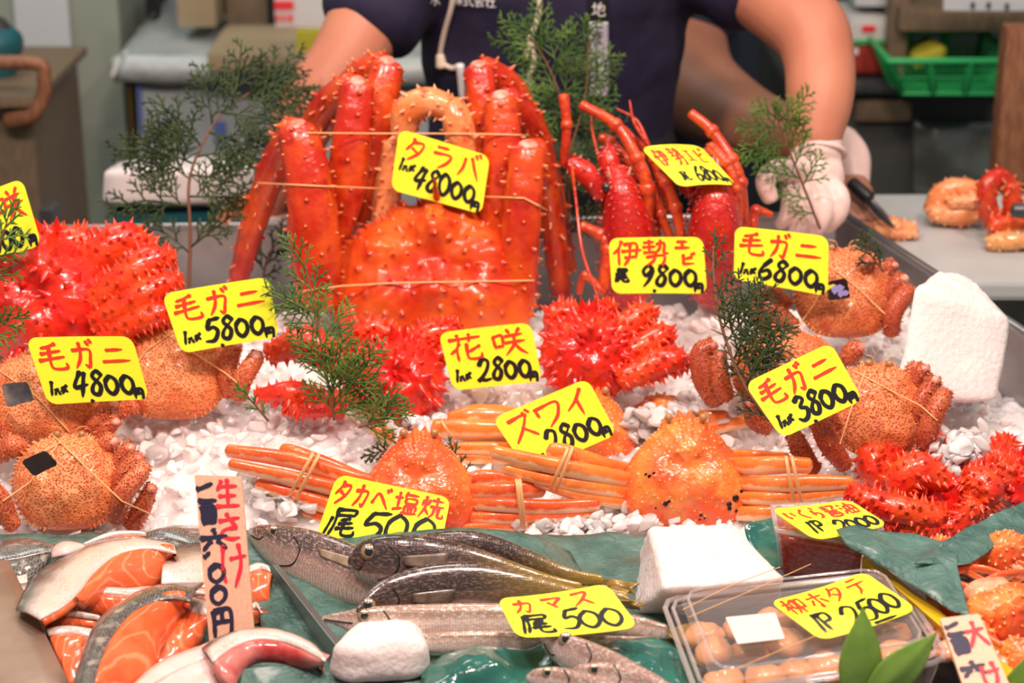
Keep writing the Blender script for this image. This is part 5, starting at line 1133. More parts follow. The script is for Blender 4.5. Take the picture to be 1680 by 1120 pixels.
snow('red orange snow crab half behind the takabe price tag', (688, 788), 2.15, 192, 178, 32, 201, 'snowred', 'snowlegred',
     [([(640, 800, 2.15), (570, 782, 2.14), (480, 755, 2.14), (376, 740, 2.15)], [30, 32, 32, 26]),
      ([(650, 826, 2.14), (570, 806, 2.13), (470, 782, 2.13), (380, 762, 2.14)], [28, 30, 28, 22]),
      ([(650, 856, 2.14), (570, 838, 2.13), (490, 815, 2.13), (425, 795, 2.14)], [30, 34, 32, 26]),
      ([(630, 872, 2.13), (560, 860, 2.13), (500, 840, 2.13)], [22, 26, 18]),
      ([(600, 790, 2.17), (545, 768, 2.17), (490, 748, 2.17), (468, 742, 2.18)], [30, 34, 36, 34])],
     [([(755, 808, 2.15), (800, 806, 2.13), (850, 804, 2.13), (888, 803, 2.14)], [28, 34, 36, 30]),
      ([(755, 826, 2.14), (820, 828, 2.12), (900, 832, 2.12), (978, 828, 2.13)], [24, 28, 30, 26]),
      ([(755, 848, 2.13), (820, 850, 2.12), (900, 848, 2.12), (975, 842, 2.13)], [22, 26, 24, 16]),
      ([(760, 866, 2.12), (820, 864, 2.12), (900, 858, 2.12), (950, 852, 2.12)], [18, 22, 20, 14]),
      ([(760, 790, 2.17), (790, 784, 2.17), (830, 786, 2.17), (860, 792, 2.17)], [26, 32, 28, 18])],
     [([((512, 742), (478, 812), 0), ((522, 744), (488, 818), 0)], 2.13, .0022), ([((848, 786), (857, 868), 0), ((853, 786), (861, 868), 0)], 2.12, .0022)],
     [([(640, 720, 2.24), (625, 708, 2.24), (612, 704, 2.24)], [24, 26, 20])])
snow('orange snow crab facing front with black barnacle dots at centre right', (1124, 770), 2.18, 214, 196, 30, 202, 'snow', 'snowleg',
     [([(1045, 790, 2.18), (980, 778, 2.14), (900, 762, 2.13), (812, 742, 2.13)], [26, 32, 32, 26]),
      ([(1045, 812, 2.18), (980, 802, 2.14), (900, 788, 2.13), (830, 770, 2.13)], [24, 30, 26, 20]),
      ([(1030, 772, 2.20), (980, 762, 2.16), (930, 745, 2.15), (905, 740, 2.15)], [26, 34, 36, 32]),
      ([(1045, 830, 2.17), (990, 822, 2.14), (930, 808, 2.13), (880, 792, 2.13)], [18, 20, 18, 14])],
     [([(1200, 762, 2.18), (1240, 764, 2.15), (1290, 762, 2.14), (1325, 764, 2.14)], [28, 34, 34, 30]),
      ([(1205, 792, 2.17), (1270, 794, 2.13), (1340, 792, 2.13), (1395, 792, 2.13)], [26, 30, 32, 24]),
      ([(1205, 816, 2.16), (1260, 818, 2.13), (1330, 814, 2.13), (1385, 808, 2.13)], [22, 28, 26, 18]),
      ([(1205, 842, 2.15), (1250, 842, 2.13), (1290, 836, 2.13)], [26, 30, 22]),
      ([(1200, 745, 2.2), (1240, 748, 2.18), (1290, 750, 2.18)], [18, 22, 18])],
     [([((930, 735), (905, 802), 0), ((938, 733), (914, 806), 0)], 2.135, .0022), ([((1290, 748), (1302, 826), 0), ((1300, 748), (1314, 826), 0)], 2.13, .0022)],
     spots=[(1206, 817, 7), (1196, 827, 5), (1216, 806, 4), (1197, 834, 4), (1208, 838, 3.5), (1060, 778, 3), (1066, 781, 4), (1073, 776, 3), (1092, 826, 5), (1098, 822, 3), (1076, 833, 2), (1150, 845, 3), (1156, 850, 2), (1148, 852, 2)])
snow('pale orange snow crab hidden behind the 2800 tag, tied claws left', (975, 700), 2.30, 135, 135, 32, 203, 'snow', 'snowleg',
     [([(900, 715, 2.28), (830, 708, 2.27), (770, 705, 2.26), (716, 702, 2.26)], [30, 40, 40, 34]),
      ([(900, 738, 2.27), (830, 736, 2.25), (770, 735, 2.25), (740, 734, 2.25)], [22, 26, 24, 18]),
      ([(900, 752, 2.26), (830, 752, 2.25), (770, 752, 2.25), (745, 752, 2.25)], [18, 22, 20, 14])],
     [], [([((726, 688), (744, 728), 0)], 2.25, .0016)], [([(880, 690, 2.29), (840, 684, 2.29), (780, 682, 2.29), (740, 686, 2.29)], [24, 36, 40, 24])])
snow('snow crab in the rear under ice behind the front facing snow crab', (1085, 690), 2.34, 140, 90, 45, 204, 'snow', 'snowleg',
     [], [([(1110, 690, 2.33), (1150, 686, 2.31), (1190, 684, 2.30)], [28, 30, 26]), ([(1120, 706, 2.31), (1170, 702, 2.30), (1228, 690, 2.29)], [20, 24, 26])], [], eyes=False)
m = MB()
rI = R
for i in range(70):
    px = rI.uniform(1030, 1150); py = rI.uniform(665, 705); p = at(px, py, 2.30); lumps(m, p+Vector((0, rI.uniform(-.02, .02), -.004)), rI.uniform(.010, .018))
for i in range(60):
    p = at(1565+rI.gauss(0, 26), 752+rI.gauss(0, 14), 2.14); lumps(m, p+Vector((0, rI.uniform(-.02, .02), -.004)), rI.uniform(.010, .020))
tag(obj('ice_on_crabs', m, K['iceclear']), 'crushed ice sprinkled over the rear snow crab and right spiny crab', 'ice', kind='stuff')
# ---- lobsters
def lobster(label, body, Y, parts, legs, ants, seed, spots=True):
    rnd = random.Random(seed); t = thing('spiny_lobster', at(body[0][0], body[0][1], Y), label, 'lobster', 'upright spiny lobsters')
    m = MB(); pts = [at(x, y, Y+dy) for x, y, w_, dy in body]; rg = tube(m, pts, [r_px(w_, Y) for x, y, w_, dy in body], n=22, seg=6, flat=.85, jit=.04)
    tube_spikes(m, rg, 320, .0030, .0020, rnd, n=4)
    for dx in (-12, 12): spike(m, at(body[-1][0]+dx, body[-1][1]+18, Y-.02), Vector((dx/60, -.3, 1)), .030, .007)
    obj('carapace', m, K['lob'], t)
    for dx in (-20, 20): m = MB(); ball(m, at(body[-1][0]+dx, body[-1][1]+22, Y-.03), .0065); obj('eye', m, K['eyeblack'], t)
    for p, wds in parts:
        m = MB(); rg = tube(m, P3(p), [r_px(w_, Y) for w_ in wds], n=10, seg=5, jit=.08); tube_spikes(m, rg, 30, .006, .003, rnd, n=5); obj('antenna_base', m, K['lob'], t)
    for p, wds in legs:
        m = MB(); tube(m, P3(p), [r_px(w_, Y)*.9 for w_ in wds], n=9, seg=5); 
        for q, w_ in list(zip(p, wds))[1:-1]: ball(m, at(*q), r_px(w_, Y)*1.22, 9, 6)
        obj('leg', m, K['lobleg'], t)
    for p in ants:
        m = MB(); tube(m, P3(p), [.0032]+[.0022]*(len(p)-2)+[.0012], n=7, seg=6); obj('antenna', m, K['lobleg'], t)
    return t
lobster('left red lobster with long feelers beside the king crab', [(1030, 480, 90, 0), (1032, 420, 106, -.01), (1030, 370, 100, -.02), (1022, 320, 70, -.02), (1015, 285, 44, -.01)], 2.62, 
        [([(985, 320, 2.60), (968, 290, 2.60), (945, 272, 2.61), (938, 266, 2.61)], [26, 34, 34, 24]), ([(1008, 300, 2.61), (1000, 265, 2.62), (1002, 245, 2.63)], [30, 36, 26])],
        [([(1060, 400, 2.60), (1062, 310, 2.59), (1045, 260, 2.60), (1010, 205, 2.62), (955, 172, 2.63)], [22, 24, 22, 20, 18]),
         ([(1075, 400, 2.62), (1072, 330, 2.62), (1050, 290, 2.63), (1000, 232, 2.64), (985, 226, 2.64)], [20, 22, 20, 18, 16]),
         ([(1075, 370, 2.64), (1088, 340, 2.65), (1070, 262, 2.66), (1018, 206, 2.67)], [16, 16, 14, 12]),
         ([(955, 370, 2.60), (985, 385, 2.59), (996, 410, 2.58), (990, 470, 2.57)], [18, 20, 20, 22]),
         ([(925, 270, 2.68), (930, 205, 2.69), (925, 158, 2.70)], [16, 18, 20]),
         ([(990, 480, 2.56), (960, 452, 2.57), (950, 480, 2.57)], [14, 14, 12])],
        [[(938, 270, 2.6), (945, 330, 2.58), (955, 410, 2.54), (975, 470, 2.50), (985, 500, 2.48)], [(1002, 320, 2.6), (985, 270, 2.62), (972, 215, 2.64), (970, 190, 2.65)], [(1062, 236, 2.64), (1040, 200, 2.65), (1033, 165, 2.66)], [(1064, 238, 2.64), (1045, 198, 2.66), (1012, 178, 2.67)]], 71)
lobster('right red lobster under the small 6800 price tag', [(1170, 470, 92, 0), (1172, 425, 104, -.02), (1174, 370, 100, -.035), (1174, 325, 76, -.035), (1174, 300, 44, -.03)], 2.60,
        [([(1140, 320, 2.60), (1125, 300, 2.60), (1115, 292, 2.61)], [24, 28, 20]), ([(1180, 300, 2.64), (1172, 262, 2.66), (1165, 245, 2.67)], [30, 34, 24])],
        [([(1222, 370, 2.59), (1214, 300, 2.59), (1200, 262, 2.60), (1168, 215, 2.62), (1134, 186, 2.63)], [18, 22, 22, 20, 18]),
         ([(1212, 380, 2.57), (1208, 310, 2.57), (1192, 268, 2.58), (1166, 238, 2.60)], [16, 18, 18, 16]),
         ([(1118, 390, 2.58), (1108, 340, 2.58), (1092, 300, 2.59), (1080, 285, 2.6)], [18, 20, 20, 18]),
         ([(1100, 390, 2.60), (1084, 350, 2.60), (1074, 300, 2.61)], [16, 18, 16]),
         ([(1265, 352, 2.64), (1240, 346, 2.64), (1236, 372, 2.63)], [12, 18, 16])],
        [[(1160, 450, 2.54), (1185, 420, 2.52), (1215, 410, 2.52)]], 72)
K['findark'] = plain('dark_fin', (.10, .065, .05), .3, (.22, .15, .11), 90, 200, .001, coat=.5)
# ------------------------------------------------------------------ white ice blocks
m = MB(); rbox(m, [F(1062, 862, .072), F(1205, 858, .072), F(1290, 948, .070), F(1095, 966, .070)], [F(1050, 905, .0), F(1200, 900, .0), F(1282, 1010, .0), F(1030, 1012, .0)], .010, 22, .0018, 45, 3, .0035)
tag(obj('ice_block', m, K['block']), 'large white ice block in front of the orange snow crab', 'ice block', 'white ice blocks')
m = MB(); rbox(m, [F(590, 1010, .052), F(688, 1008, .052), F(708, 1050, .050), F(530, 1055, .050)], [F(575, 1060, .0), F(700, 1060, .0), F(712, 1128, .0), F(528, 1135, .0)], .020, 16, .0025, 40, 4, .0015)
tag(obj('ice_block', m, K['block']), 'small rounded white ice block in front of the slim fish heads', 'ice block', 'white ice blocks')
m = MB(); rbox(m, [at(1545, 436, 2.42), at(1588, 442, 2.40), at(1668, 520, 2.34), at(1650, 528, 2.30)][:0] or [at(1540, 438, 2.41), at(1592, 446, 2.40), at(1670, 524, 2.33), at(1500, 462, 2.32)], [at(1490, 640, 2.34), at(1600, 650, 2.34), at(1640, 665, 2.25), at(1462, 655, 2.24)], .014, 20, .003, 25, 5, .003)
tag(obj('ice_block', m, K['block']), 'tall tapering white ice block standing at the right beside the hairy crabs', 'ice block', 'white ice blocks')

# ------------------------------------------------------------------ front trays and paper
def sheet(name, rows, mat, label, cat, nz=.004, nf=22, su=8, sv=8, seed=0, th=.0008, group=None):
    m = MB(); patch(m, rows, su, sv, th, nz, nf, seed); return tag(obj(name, m, K[mat]), label, cat, group)
t = thing('fish_tray', F(300, 1000), 'steel front tray with slanted divider holding salmon and whole fish', 'tray')
m = MB(); box(m, -.66, .62, 1.60, 2.075, .7015, .715, .004, 2); obj('tray_base', m, K['steeldark'], t, smooth=False)
m = MB(); rbox(m, [F(-120, 870, .035), F(3, 893, .035), F(125, 1135, .035), F(-120, 1260, .035)], [F(-120, 880, -.03), F(0, 905, -.03), F(112, 1150, -.03), F(-120, 1270, -.03)], .004, 6); obj('left_rim', m, K['steelwarm'], t)
m = MB(); rbox(m, [F(446, 926, .032), F(458, 926, .032), F(575, 1068, .032), F(560, 1072, .032)], [F(430, 948, -.02), F(452, 940, -.02), F(566, 1090, -.02), F(535, 1098, -.02)], .0015, 6); obj('divider', m, K['steel'], t, smooth=False)
sheet('green_paper', [[F(-60+110*i, 872+ (6 if i % 2 else 0)+62*j, .018*(1-j/4)**2+.002) for i in range(12)] for j in range(5)], 'paper', 'dark green waxed paper lining the front tray under salmon and fish', 'paper', .006, 18, 8, 8)
sheet('green_paper', [[F(560, 900, .02), F(700, 868, .05), F(850, 872, .05), F(935, 905, .02)], [F(560, 940, .01), F(720, 910, .04), F(870, 912, .04), F(960, 945, .01)]], 'paper', 'green paper corner sticking out behind the dark striped fish', 'paper', .002, 20, 8, 6, 3)
sheet('green_film', [[F(690, 1085, .012), F(780, 1055, .035), F(850, 1062, .032), F(900, 1050, .03)], [F(690, 1115, .012), F(790, 1085, .035), F(860, 1095, .025), F(910, 1085, .03)], [F(690, 1150, .01), F(790, 1140, .01), F(870, 1140, .01), F(920, 1135, .01)]], 'film', 'crinkled dark green film at the bottom centre', 'film', .008, 26, 8, 8, 5)
sheet('green_film', [[F(985, 1060, .03), F(1040, 1045, .032), F(1095, 1050, .025), F(1135, 1085, .01)], [F(1000, 1085, .03), F(1060, 1075, .03), F(1110, 1085, .02), F(1150, 1110, .01)], [F(1020, 1140, .01), F(1080, 1140, .01), F(1130, 1140, .01), F(1165, 1140, .01)]], 'film', 'dark green film between the silver fish heads and the scallop pack', 'film', .006, 26, 8, 8, 6)
sheet('green_paper', [[F(395, 1098, .035), F(450, 1090, .035), F(520, 1092, .035)], [F(390, 1112, .03), F(450, 1108, .03), F(535, 1108, .03)], [F(385, 1145, .02), F(450, 1145, .02), F(545, 1145, .02)]], 'paper', 'folded green paper under the pink fish collar', 'paper', .002, 20, 8, 6, 7)
sheet('green_paper', [[F(1222, 858, .03), F(1260, 850, .03), F(1290, 846, .02)], [F(1225, 880, .02), F(1262, 880, .02), F(1300, 880, .02)], [F(1255, 935, .005), F(1285, 935, .005), F(1310, 930, .005)]], 'film', 'dark green paper between ice block and red roe tub', 'paper', .003, 30, 6, 6, 8)

# ------------------------------------------------------------------ salmon
def salmon(label, top, ridge, bot, hs, name='salmon_fillet', sm='sskin', fm='salmon', bulge=.006, th=.008, cat='fish fillet', group='salmon pieces in the front tray'):
    t = thing(name, F(*ridge[len(ridge)//2], 0), label, cat, group); ht, hr, hb = hs
    rs = lambda l, h: [F(*p, h) for p in l]
    T, Rg, Bt = rs(top, ht), rs(ridge, hr), rs(bot, hb)
    n = 7
    def res(l): 
        q = cr([tuple(p) for p in l], 12); return [Vector(q[int(i*(len(q)-1)/(n-1))]) for i in range(n)]
    T, Rg, Bt = res(T), res(Rg), res(Bt)
    mid1 = [a.lerp(b, .5)+Vector((0, -.002, .004)) for a, b in zip(T, Rg)]; mid2 = [a.lerp(b, .5)+Vector((0, -.003, .001)) for a, b in zip(Rg, Bt)]
    m = MB(); patch(m, [T, mid1, Rg], 5, 6, .0025, .001, 40, 1, bulge=.002); obj('skin', m, K[sm], t)
    m = MB(); patch(m, [[p+Vector((0, .002, -.001)) for p in Rg], mid2, Bt], 5, 8, th, .0016, 45, 2, bulge=bulge); obj('flesh', m, K[fm], t)
    return t
salmon('dark skinned salmon piece at the far left rear of the tray', [(-20, 890), (40, 882), (92, 893)], [(-20, 925), (35, 915), (85, 905)], [(-10, 960), (30, 975), (70, 950)], (.03, .034, .01), sm='dskin', fm='dskin')
salmon('salmon piece with dark scaly skin at the rear beside the plank sign', [(235, 878), (280, 862), (345, 862)], [(228, 890), (275, 885), (345, 905)], [(225, 896), (275, 900), (345, 918)], (.03, .034, .02), sm='dskin', fm='dskin')
salmon('thin red salmon edge behind the largest fillet', [(135, 893), (190, 876), (240, 874)], [(140, 897), (190, 882), (240, 880)], [(140, 905), (190, 892), (240, 890)], (.04, .04, .03))
salmon('pale skin salmon piece behind the plank sign', [(270, 912), (300, 892), (360, 890)], [(264, 958), (300, 962), (360, 965)], [(266, 966), (300, 972), (360, 975)], (.036, .034, .025))
salmon('largest salmon fillet, silver skin with orange cut face, at left', [(25, 1000), (55, 945), (110, 908), (190, 882), (282, 890)], [(66, 1014), (118, 984), (155, 938), (215, 900), (290, 906)], [(74, 1024), (130, 1004), (178, 976), (256, 970), (294, 912)], (.045, .055, .018), bulge=.012)
salmon('orange salmon slice under the largest fillet', [(105, 995), (150, 970), (215, 965), (265, 960)], [(110, 1000), (150, 976), (205, 976), (265, 980)], [(120, 1012), (160, 1012), (200, 1012), (262, 1010)], (.03, .035, .01))
salmon('small salmon slice in the middle of the left stack', [(72, 1012), (110, 1004), (165, 1010)], [(75, 1018), (110, 1012), (165, 1018)], [(78, 1034), (120, 1036), (165, 1036)], (.03, .03, .012))
salmon('striped salmon slice at lower left against the steel rim', [(76, 1032), (110, 1028), (165, 1032)], [(80, 1042), (115, 1040), (150, 1045)], [(105, 1100), (120, 1098), (138, 1070)], (.03, .032, .01))
salmon('deep red salmon piece behind the front curled fillet', [(260, 985), (300, 975), (345, 985)], [(262, 1000), (300, 1000), (345, 1010)], [(245, 1095), (290, 1082), (330, 1055)], (.03, .035, .01))
salmon('front curled salmon fillet with dark back and wide orange face', [(118, 1125), (150, 1030), (200, 985), (260, 958), (335, 955)], [(152, 1135), (172, 1065), (212, 1008), (265, 982), (312, 985)], [(165, 1140), (242, 1135), (262, 1070), (298, 1020), (314, 988)], (.05, .060, .02), bulge=.012, sm='dskin')
salmon('small orange salmon piece right of the plank sign', [(405, 930), (425, 926), (442, 932)], [(405, 940), (425, 934), (444, 938)], [(405, 995), (425, 992), (443, 988)], (.03, .034, .008))
salmon('tiny orange salmon scrap beside the plank sign', [(412, 996), (420, 992), (427, 1000)], [(410, 1002), (420, 998), (428, 1006)], [(410, 1020), (420, 1022), (426, 1016)], (.02, .024, .005))
salmon('pale belly fillet lying at the bottom left of the pink collar', [(215, 1125), (260, 1085), (320, 1062), (380, 1040)], [(220, 1140), (300, 1095), (350, 1075), (400, 1052)], [(230, 1160), (330, 1150), (380, 1120), (405, 1060)], (.04, .045, .02), sm='collarskin', fm='collarskin', cat='fish piece')
salmon('pink fish collar with red meat in front of the plank sign', [(330, 1062), (380, 1036), (450, 1032), (510, 1052), (535, 1080)], [(350, 1085), (400, 1052), (455, 1050), (500, 1066), (532, 1084)], [(385, 1130), (408, 1092), (455, 1085), (500, 1094), (532, 1094)], (.05, .055, .03), name='fish_collar', sm='sskin', fm='collar', cat='fish piece', bulge=.008)
m = MB(); patch(m, [[F(84, 900, .04), F(105, 888, .045), F(142, 894, .045)], [F(84, 912, .045), F(110, 906, .05), F(142, 898, .045)]], 5, 5, .004, bulge=.004); tag(obj('fish_skin_piece', m, K['collarskin']), 'small pale skin flap on top of the rear left salmon', 'fish piece')

salmon('salmon slice filling the gap left of the front curled fillet', [(92, 1050), (125, 1045), (160, 1035)], [(95, 1060), (130, 1055), (158, 1048)], [(112, 1125), (135, 1120), (150, 1085)], (.02, .025, .006))
salmon('salmon end under the pale skinned piece beside the plank sign', [(258, 972), (300, 968), (345, 970)], [(262, 978), (300, 976), (345, 978)], [(266, 1000), (300, 1004), (345, 1002)], (.03, .032, .015))
salmon('skin side up salmon strip at the very left by the rim', [(0, 920), (20, 912), (48, 918)], [(8, 960), (25, 958), (45, 955)], [(25, 990), (38, 985), (50, 975)], (.02, .024, .01), sm='sskin', fm='sskin')
# ------------------------------------------------------------------ whole fish
def fish(label, spine, mat, h, eye=None, tail=None, pect=None, finmat='fin', gill=None, mouth=None, flat=.5, group='whole fish in the front tray', dors=None, name='whole_fish', tilt=.25):
    t = thing(name, F(spine[len(spine)//2][0], spine[len(spine)//2][1], 0), label, 'fish', group)
    hh = h if hasattr(h, '__len__') else [h]*len(spine)
    P = [F(x, y, q) for (x, y, r), q in zip(spine, hh)]
    m = MB(); Rr = [r/(FPX/(p-Vector((0, 0, CAMZ))).length)/1. for (x, y, r), p in zip(spine, P)]
    tube(m, P, Rr, n=28, seg=8, flat=flat, upv=(0, tilt, 1), sup=1.); bd = obj('body', m, K[mat], t); bv = bvh_of([bd])
    if eye:
        e = drape(bv, eye[0], eye[1], -.001); er = eye[2]/1600
        if e:
            d = (Vector((0, 0, CAMZ))-e).normalized(); q = d.to_track_quat('Z', 'Y').to_matrix()
            m = MB(); ball(m, e, er, 16, 10, M=q, sc=(1, 1, .45)); ey = obj('eye', m, K['iris'], t)
            m = MB(); ball(m, e+d*er*.28, er*.58, 14, 8, M=q, sc=(1, 1, .4)); obj('pupil', m, K['eyeblack'], ey)
    if gill:
        G_ = [drape(bv, *p, .0003) for p in gill]; G_ = [g for g in G_ if g]
        if len(G_) > 2: m = MB(); tube(m, G_, .0009, n=6, seg=5); obj('gill_cover_edge', m, K['spot'], t)
    if mouth:
        G_ = [drape(bv, *p, .0002) for p in mouth]; G_ = [g for g in G_ if g]
        if len(G_) > 1: m = MB(); tube(m, G_, .0009, n=6, seg=4); obj('mouth', m, K['spot'], t)
    if pect:
        G_ = [drape(bv, *p, .0025, None) for p in pect]; 
        if all(G_): m = MB(); patch(m, [[G_[0], G_[1]], [G_[3], G_[2]]], 8, 5, .0006, .0008, 80, 3); obj('pectoral_fin', m, K['fingrey' if finmat == 'fingrey' else 'findark'], t)
    if tail:
        m = MB(); root = P[-1]; hT = hh[-1]
        up = [F(*p, hT*.9) for p in tail[0]]; lo = [F(*p, hT*.7) for p in tail[1]]
        patch(m, [[root+Vector((0, 0, .002))]+up, [root]+[a.lerp(b, .5)-(a-root)*.12 for a, b in zip(up, lo)], [root-Vector((0, 0, .002))]+lo], 6, 6, .0008, .0012, 90, 5); obj('tail_fin', m, K[finmat], t)
    if dors:
        lo = [drape(bv, *p, -.001) or F(*p, h if not hasattr(h, '__len__') else h[0]) for p in dors[0]]; up = [a+Vector((0, .004, dors[1])) for a in lo]
        m = MB(); patch(m, [up, lo], 6, 3, .0006, .0005, 90); obj('dorsal_fin', m, K[finmat], t)
    return t
fish('grey fish with pointed head at left of the whole fish row', [(411, 872, 7), (424, 880, 20), (455, 896, 36), (510, 918, 48), (570, 942, 50), (640, 965, 38), (720, 985, 22)], 'grey', .03, (449, 871, 11), gill=[(482, 880), (492, 900), (480, 925), (455, 928)], mouth=[(412, 878), (424, 884), (432, 880)], pect=[(520, 898), (580, 915), (575, 932), (525, 912)], finmat='fingrey', tilt=.4)
fish('rearmost yellow tailed fish under the takabe price tag', [(640, 908, 8), (700, 905, 30), (780, 905, 34), (860, 925, 26), (930, 945, 15), (985, 952, 9)], 'takabe', .045, tail=([(1010, 950), (1050, 957)], [(1010, 966), (1042, 975)]))
fish('uppermost dark fish with a big round eye in the row', [(577, 922, 12), (588, 921, 28), (620, 921, 42), (680, 926, 49), (750, 933, 43), (830, 945, 28), (900, 958, 16), (950, 965, 10)], 'takabe', [.06, .06, .062, .062, .058, .05, .045, .04], (605, 905, 14), gill=[(640, 895), (655, 915), (648, 940), (620, 952)], mouth=[(578, 926), (588, 934), (594, 928)], pect=[(662, 912), (738, 906), (728, 936), (664, 928)], tail=([(985, 958), (1045, 962)], [(985, 976), (1035, 984)]))
fish('third dark fish, below the big eyed one', [(589, 1002, 8), (602, 994, 18), (635, 980, 32), (700, 970, 44), (780, 966, 45), (860, 970, 32), (940, 980, 18), (1000, 988, 10)], 'takabe', .048, (604, 993, 13), gill=[(645, 965), (655, 985), (645, 1002)], pect=[(676, 974), (748, 966), (738, 996), (678, 990)], tail=([(1040, 985), (1062, 990)], [(1030, 998), (1050, 1002)]))
fish('slim silver fish with pointed snout lying under the kamasu tag', [(530, 1014, 4), (560, 1016, 13), (600, 1021, 26), (680, 1022, 31), (800, 1022, 33), (920, 1022, 28), (1020, 1026, 22), (1090, 1036, 13)], 'kamasu', .034, (598, 1010, 12), gill=[(630, 1002), (640, 1020), (628, 1036)], mouth=[(532, 1016), (560, 1020), (578, 1022)], tail=([(1120, 1024), (1145, 1018)], [(1125, 1060), (1145, 1072)]))
fish('lower slim silver fish mostly behind the small ice block', [(650, 1055, 10), (720, 1054, 18), (830, 1054, 20), (930, 1056, 18), (1010, 1054, 12), (1080, 1052, 8)], 'kamasu', .024, tail=([(1115, 1045), (1150, 1062)], [(1120, 1075), (1160, 1098)]))
fish('uppermost pinkish silver fish head at the bottom centre', [(890, 1046, 8), (905, 1056, 22), (945, 1076, 32), (1000, 1100, 34), (1080, 1135, 26)], 'pinkfish', .045, (928, 1048, 12), gill=[(962, 1055), (970, 1078), (955, 1100)], mouth=[(893, 1056), (902, 1072), (910, 1074)], finmat='fingrey')
fish('lower left pinkish silver fish head at the bottom edge', [(866, 1112, 6), (880, 1112, 16), (920, 1118, 24), (980, 1135, 26), (1050, 1160, 22)], 'pinkfish', .035, (898, 1103, 9), gill=[(925, 1098), (934, 1115), (925, 1135)], finmat='fingrey')
fish('right pinkish silver fish head at the bottom edge', [(936, 1104, 6), (952, 1106, 17), (1000, 1112, 26), (1060, 1130, 28), (1130, 1160, 22)], 'pinkfish', .045, (975, 1098, 10), gill=[(1008, 1090), (1018, 1112), (1008, 1132)], finmat='fingrey')

# ------------------------------------------------------------------ roe tub
t = thing('roe_tub', F(1340, 940), 'clear tub of red salmon roe under a yellow price tag', 'tub')
tp = [(1268, 832), (1398, 826), (1424, 896), (1274, 870)]; bt = [(1278, 905), (1395, 900), (1412, 962), (1284, 945)]
m = MB(); rbox(m, [F(*p, .062) for p in ((1273, 845), (1396, 838), (1418, 905), (1279, 880))], [F(*p, .004) for p in bt], .006, 10, .0008, 40); obj('roe', m, K['roe'], t)
m = MB(); rbox(m, [F(*p, .072) for p in tp], [F(*p, .002) for p in ((1275, 905), (1398, 898), (1416, 965), (1281, 948))], .008, 10); obj('tub_body', m, K['clear'], t)
m = MB(); L = [F(*p, .073) for p in tp]; tube(m, cr([tuple(p) for p in L+[L[0]]], 1), .003, n=8, seg=1); obj('rim', m, K['clearrim'], t)
m = MB(); rbox(m, [F(x, y, .076) for x, y in ((1262, 826), (1400, 820), (1430, 892), (1270, 868))], [F(x, y, .074) for x, y in ((1262, 828), (1400, 822), (1430, 894), (1270, 870))], .001, 4); obj('lid', m, K['clear'], t)

# ------------------------------------------------------------------ scallop pack
t = thing('scallop_pack', F(1330, 1060), 'clear plastic pack of orange scallops beside the bamboo leaf', 'food pack')
tp = [(1092, 984), (1462, 942), (1552, 1082), (1150, 1140)]
def lerp4(q, u, v, h): 
    a = (q[0][0]+(q[1][0]-q[0][0])*u, q[0][1]+(q[1][1]-q[0][1])*u); b = (q[3][0]+(q[2][0]-q[3][0])*u, q[3][1]+(q[2][1]-q[3][1])*u)
    return F(a[0]+(b[0]-a[0])*v, a[1]+(b[1]-a[1])*v, h)
def ringp(q, ins, h): return [lerp4(q, ins, ins, h), lerp4(q, 1-ins, ins, h), lerp4(q, 1-ins, 1-ins, h), lerp4(q, ins, 1-ins, h)]
Q = ringp(tp, 0, .055)
def scale4(P, s, dz):
    c = sum(P, Vector())/4; return [c+(p-c)*s+Vector((0, 0, dz)) for p in P]
m = MB(); rbox(m, Q, scale4(Q, .90, -.052), .012, 12); obj('pack_body', m, K['clear'], t)
m = MB(); rbox(m, scale4(Q, .86, .016), scale4(Q, .93, .001), .010, 12); obj('lid_dome', m, K['clear'], t)
def rloop(P, rr=.02):
    out = []
    for i in range(4):
        a, b, c = P[i-1], P[i], P[(i+1) % 4]; u = (a-b).normalized(); v = (c-b).normalized()
        out += [b+u*rr, b+u*rr*.3+v*rr*.3, b+v*rr]
    return out+[out[0]]
for s_, dz, rr, nm in ((1.03, 0, .0028, 'rim'), (.97, .002, .002, 'inner_rim'), (.86, .016, .0016, 'dome_edge')):
    m = MB(); tube(m, rloop(scale4(Q, s_, dz)), rr, n=8, seg=1); obj(nm, m, K['clearrim'], t)
rs = random.Random(4)
lab = ['in the rear row', 'in the middle row', 'in the front row']
for j in range(3):
    for i in range(6):
        c = Q[0].lerp(Q[1], .14+i*.145).lerp(Q[3].lerp(Q[2], .14+i*.145), .22+.26*j); c.z = ZT+.036+rs.uniform(-.004, .006)
        m = MB(); r = .0195*rs.uniform(.9, 1.12); ball(m, c+Vector((rs.uniform(-.004, .004), rs.uniform(-.004, .004), 0)), r, 26, 16, sc=(1.08, 1, .66)); m.v = [v+Vector((1, .4, .8))*(.006*noise.noise(v*38)+.003*noise.noise(v*95)) for v in m.v]
        tag(obj('scallop', m, K['scallop']), 'pale orange scallop, %s %s inside the clear pack' % (['leftmost', 'second from left', 'third from left', 'third from right', 'second from right', 'rightmost'][i], lab[j]), 'scallop', 'scallops in the pack')
Cc = Card([F(1190, 1012, .075), F(1272, 1004, .075), F(1288, 1047, .074), F(1210, 1056, .074)], 0, rc=.002, th=.0004, label='blank white sticker on the lid of the scallop pack', cat='sticker', name='label_sticker', mat='boxwhite')
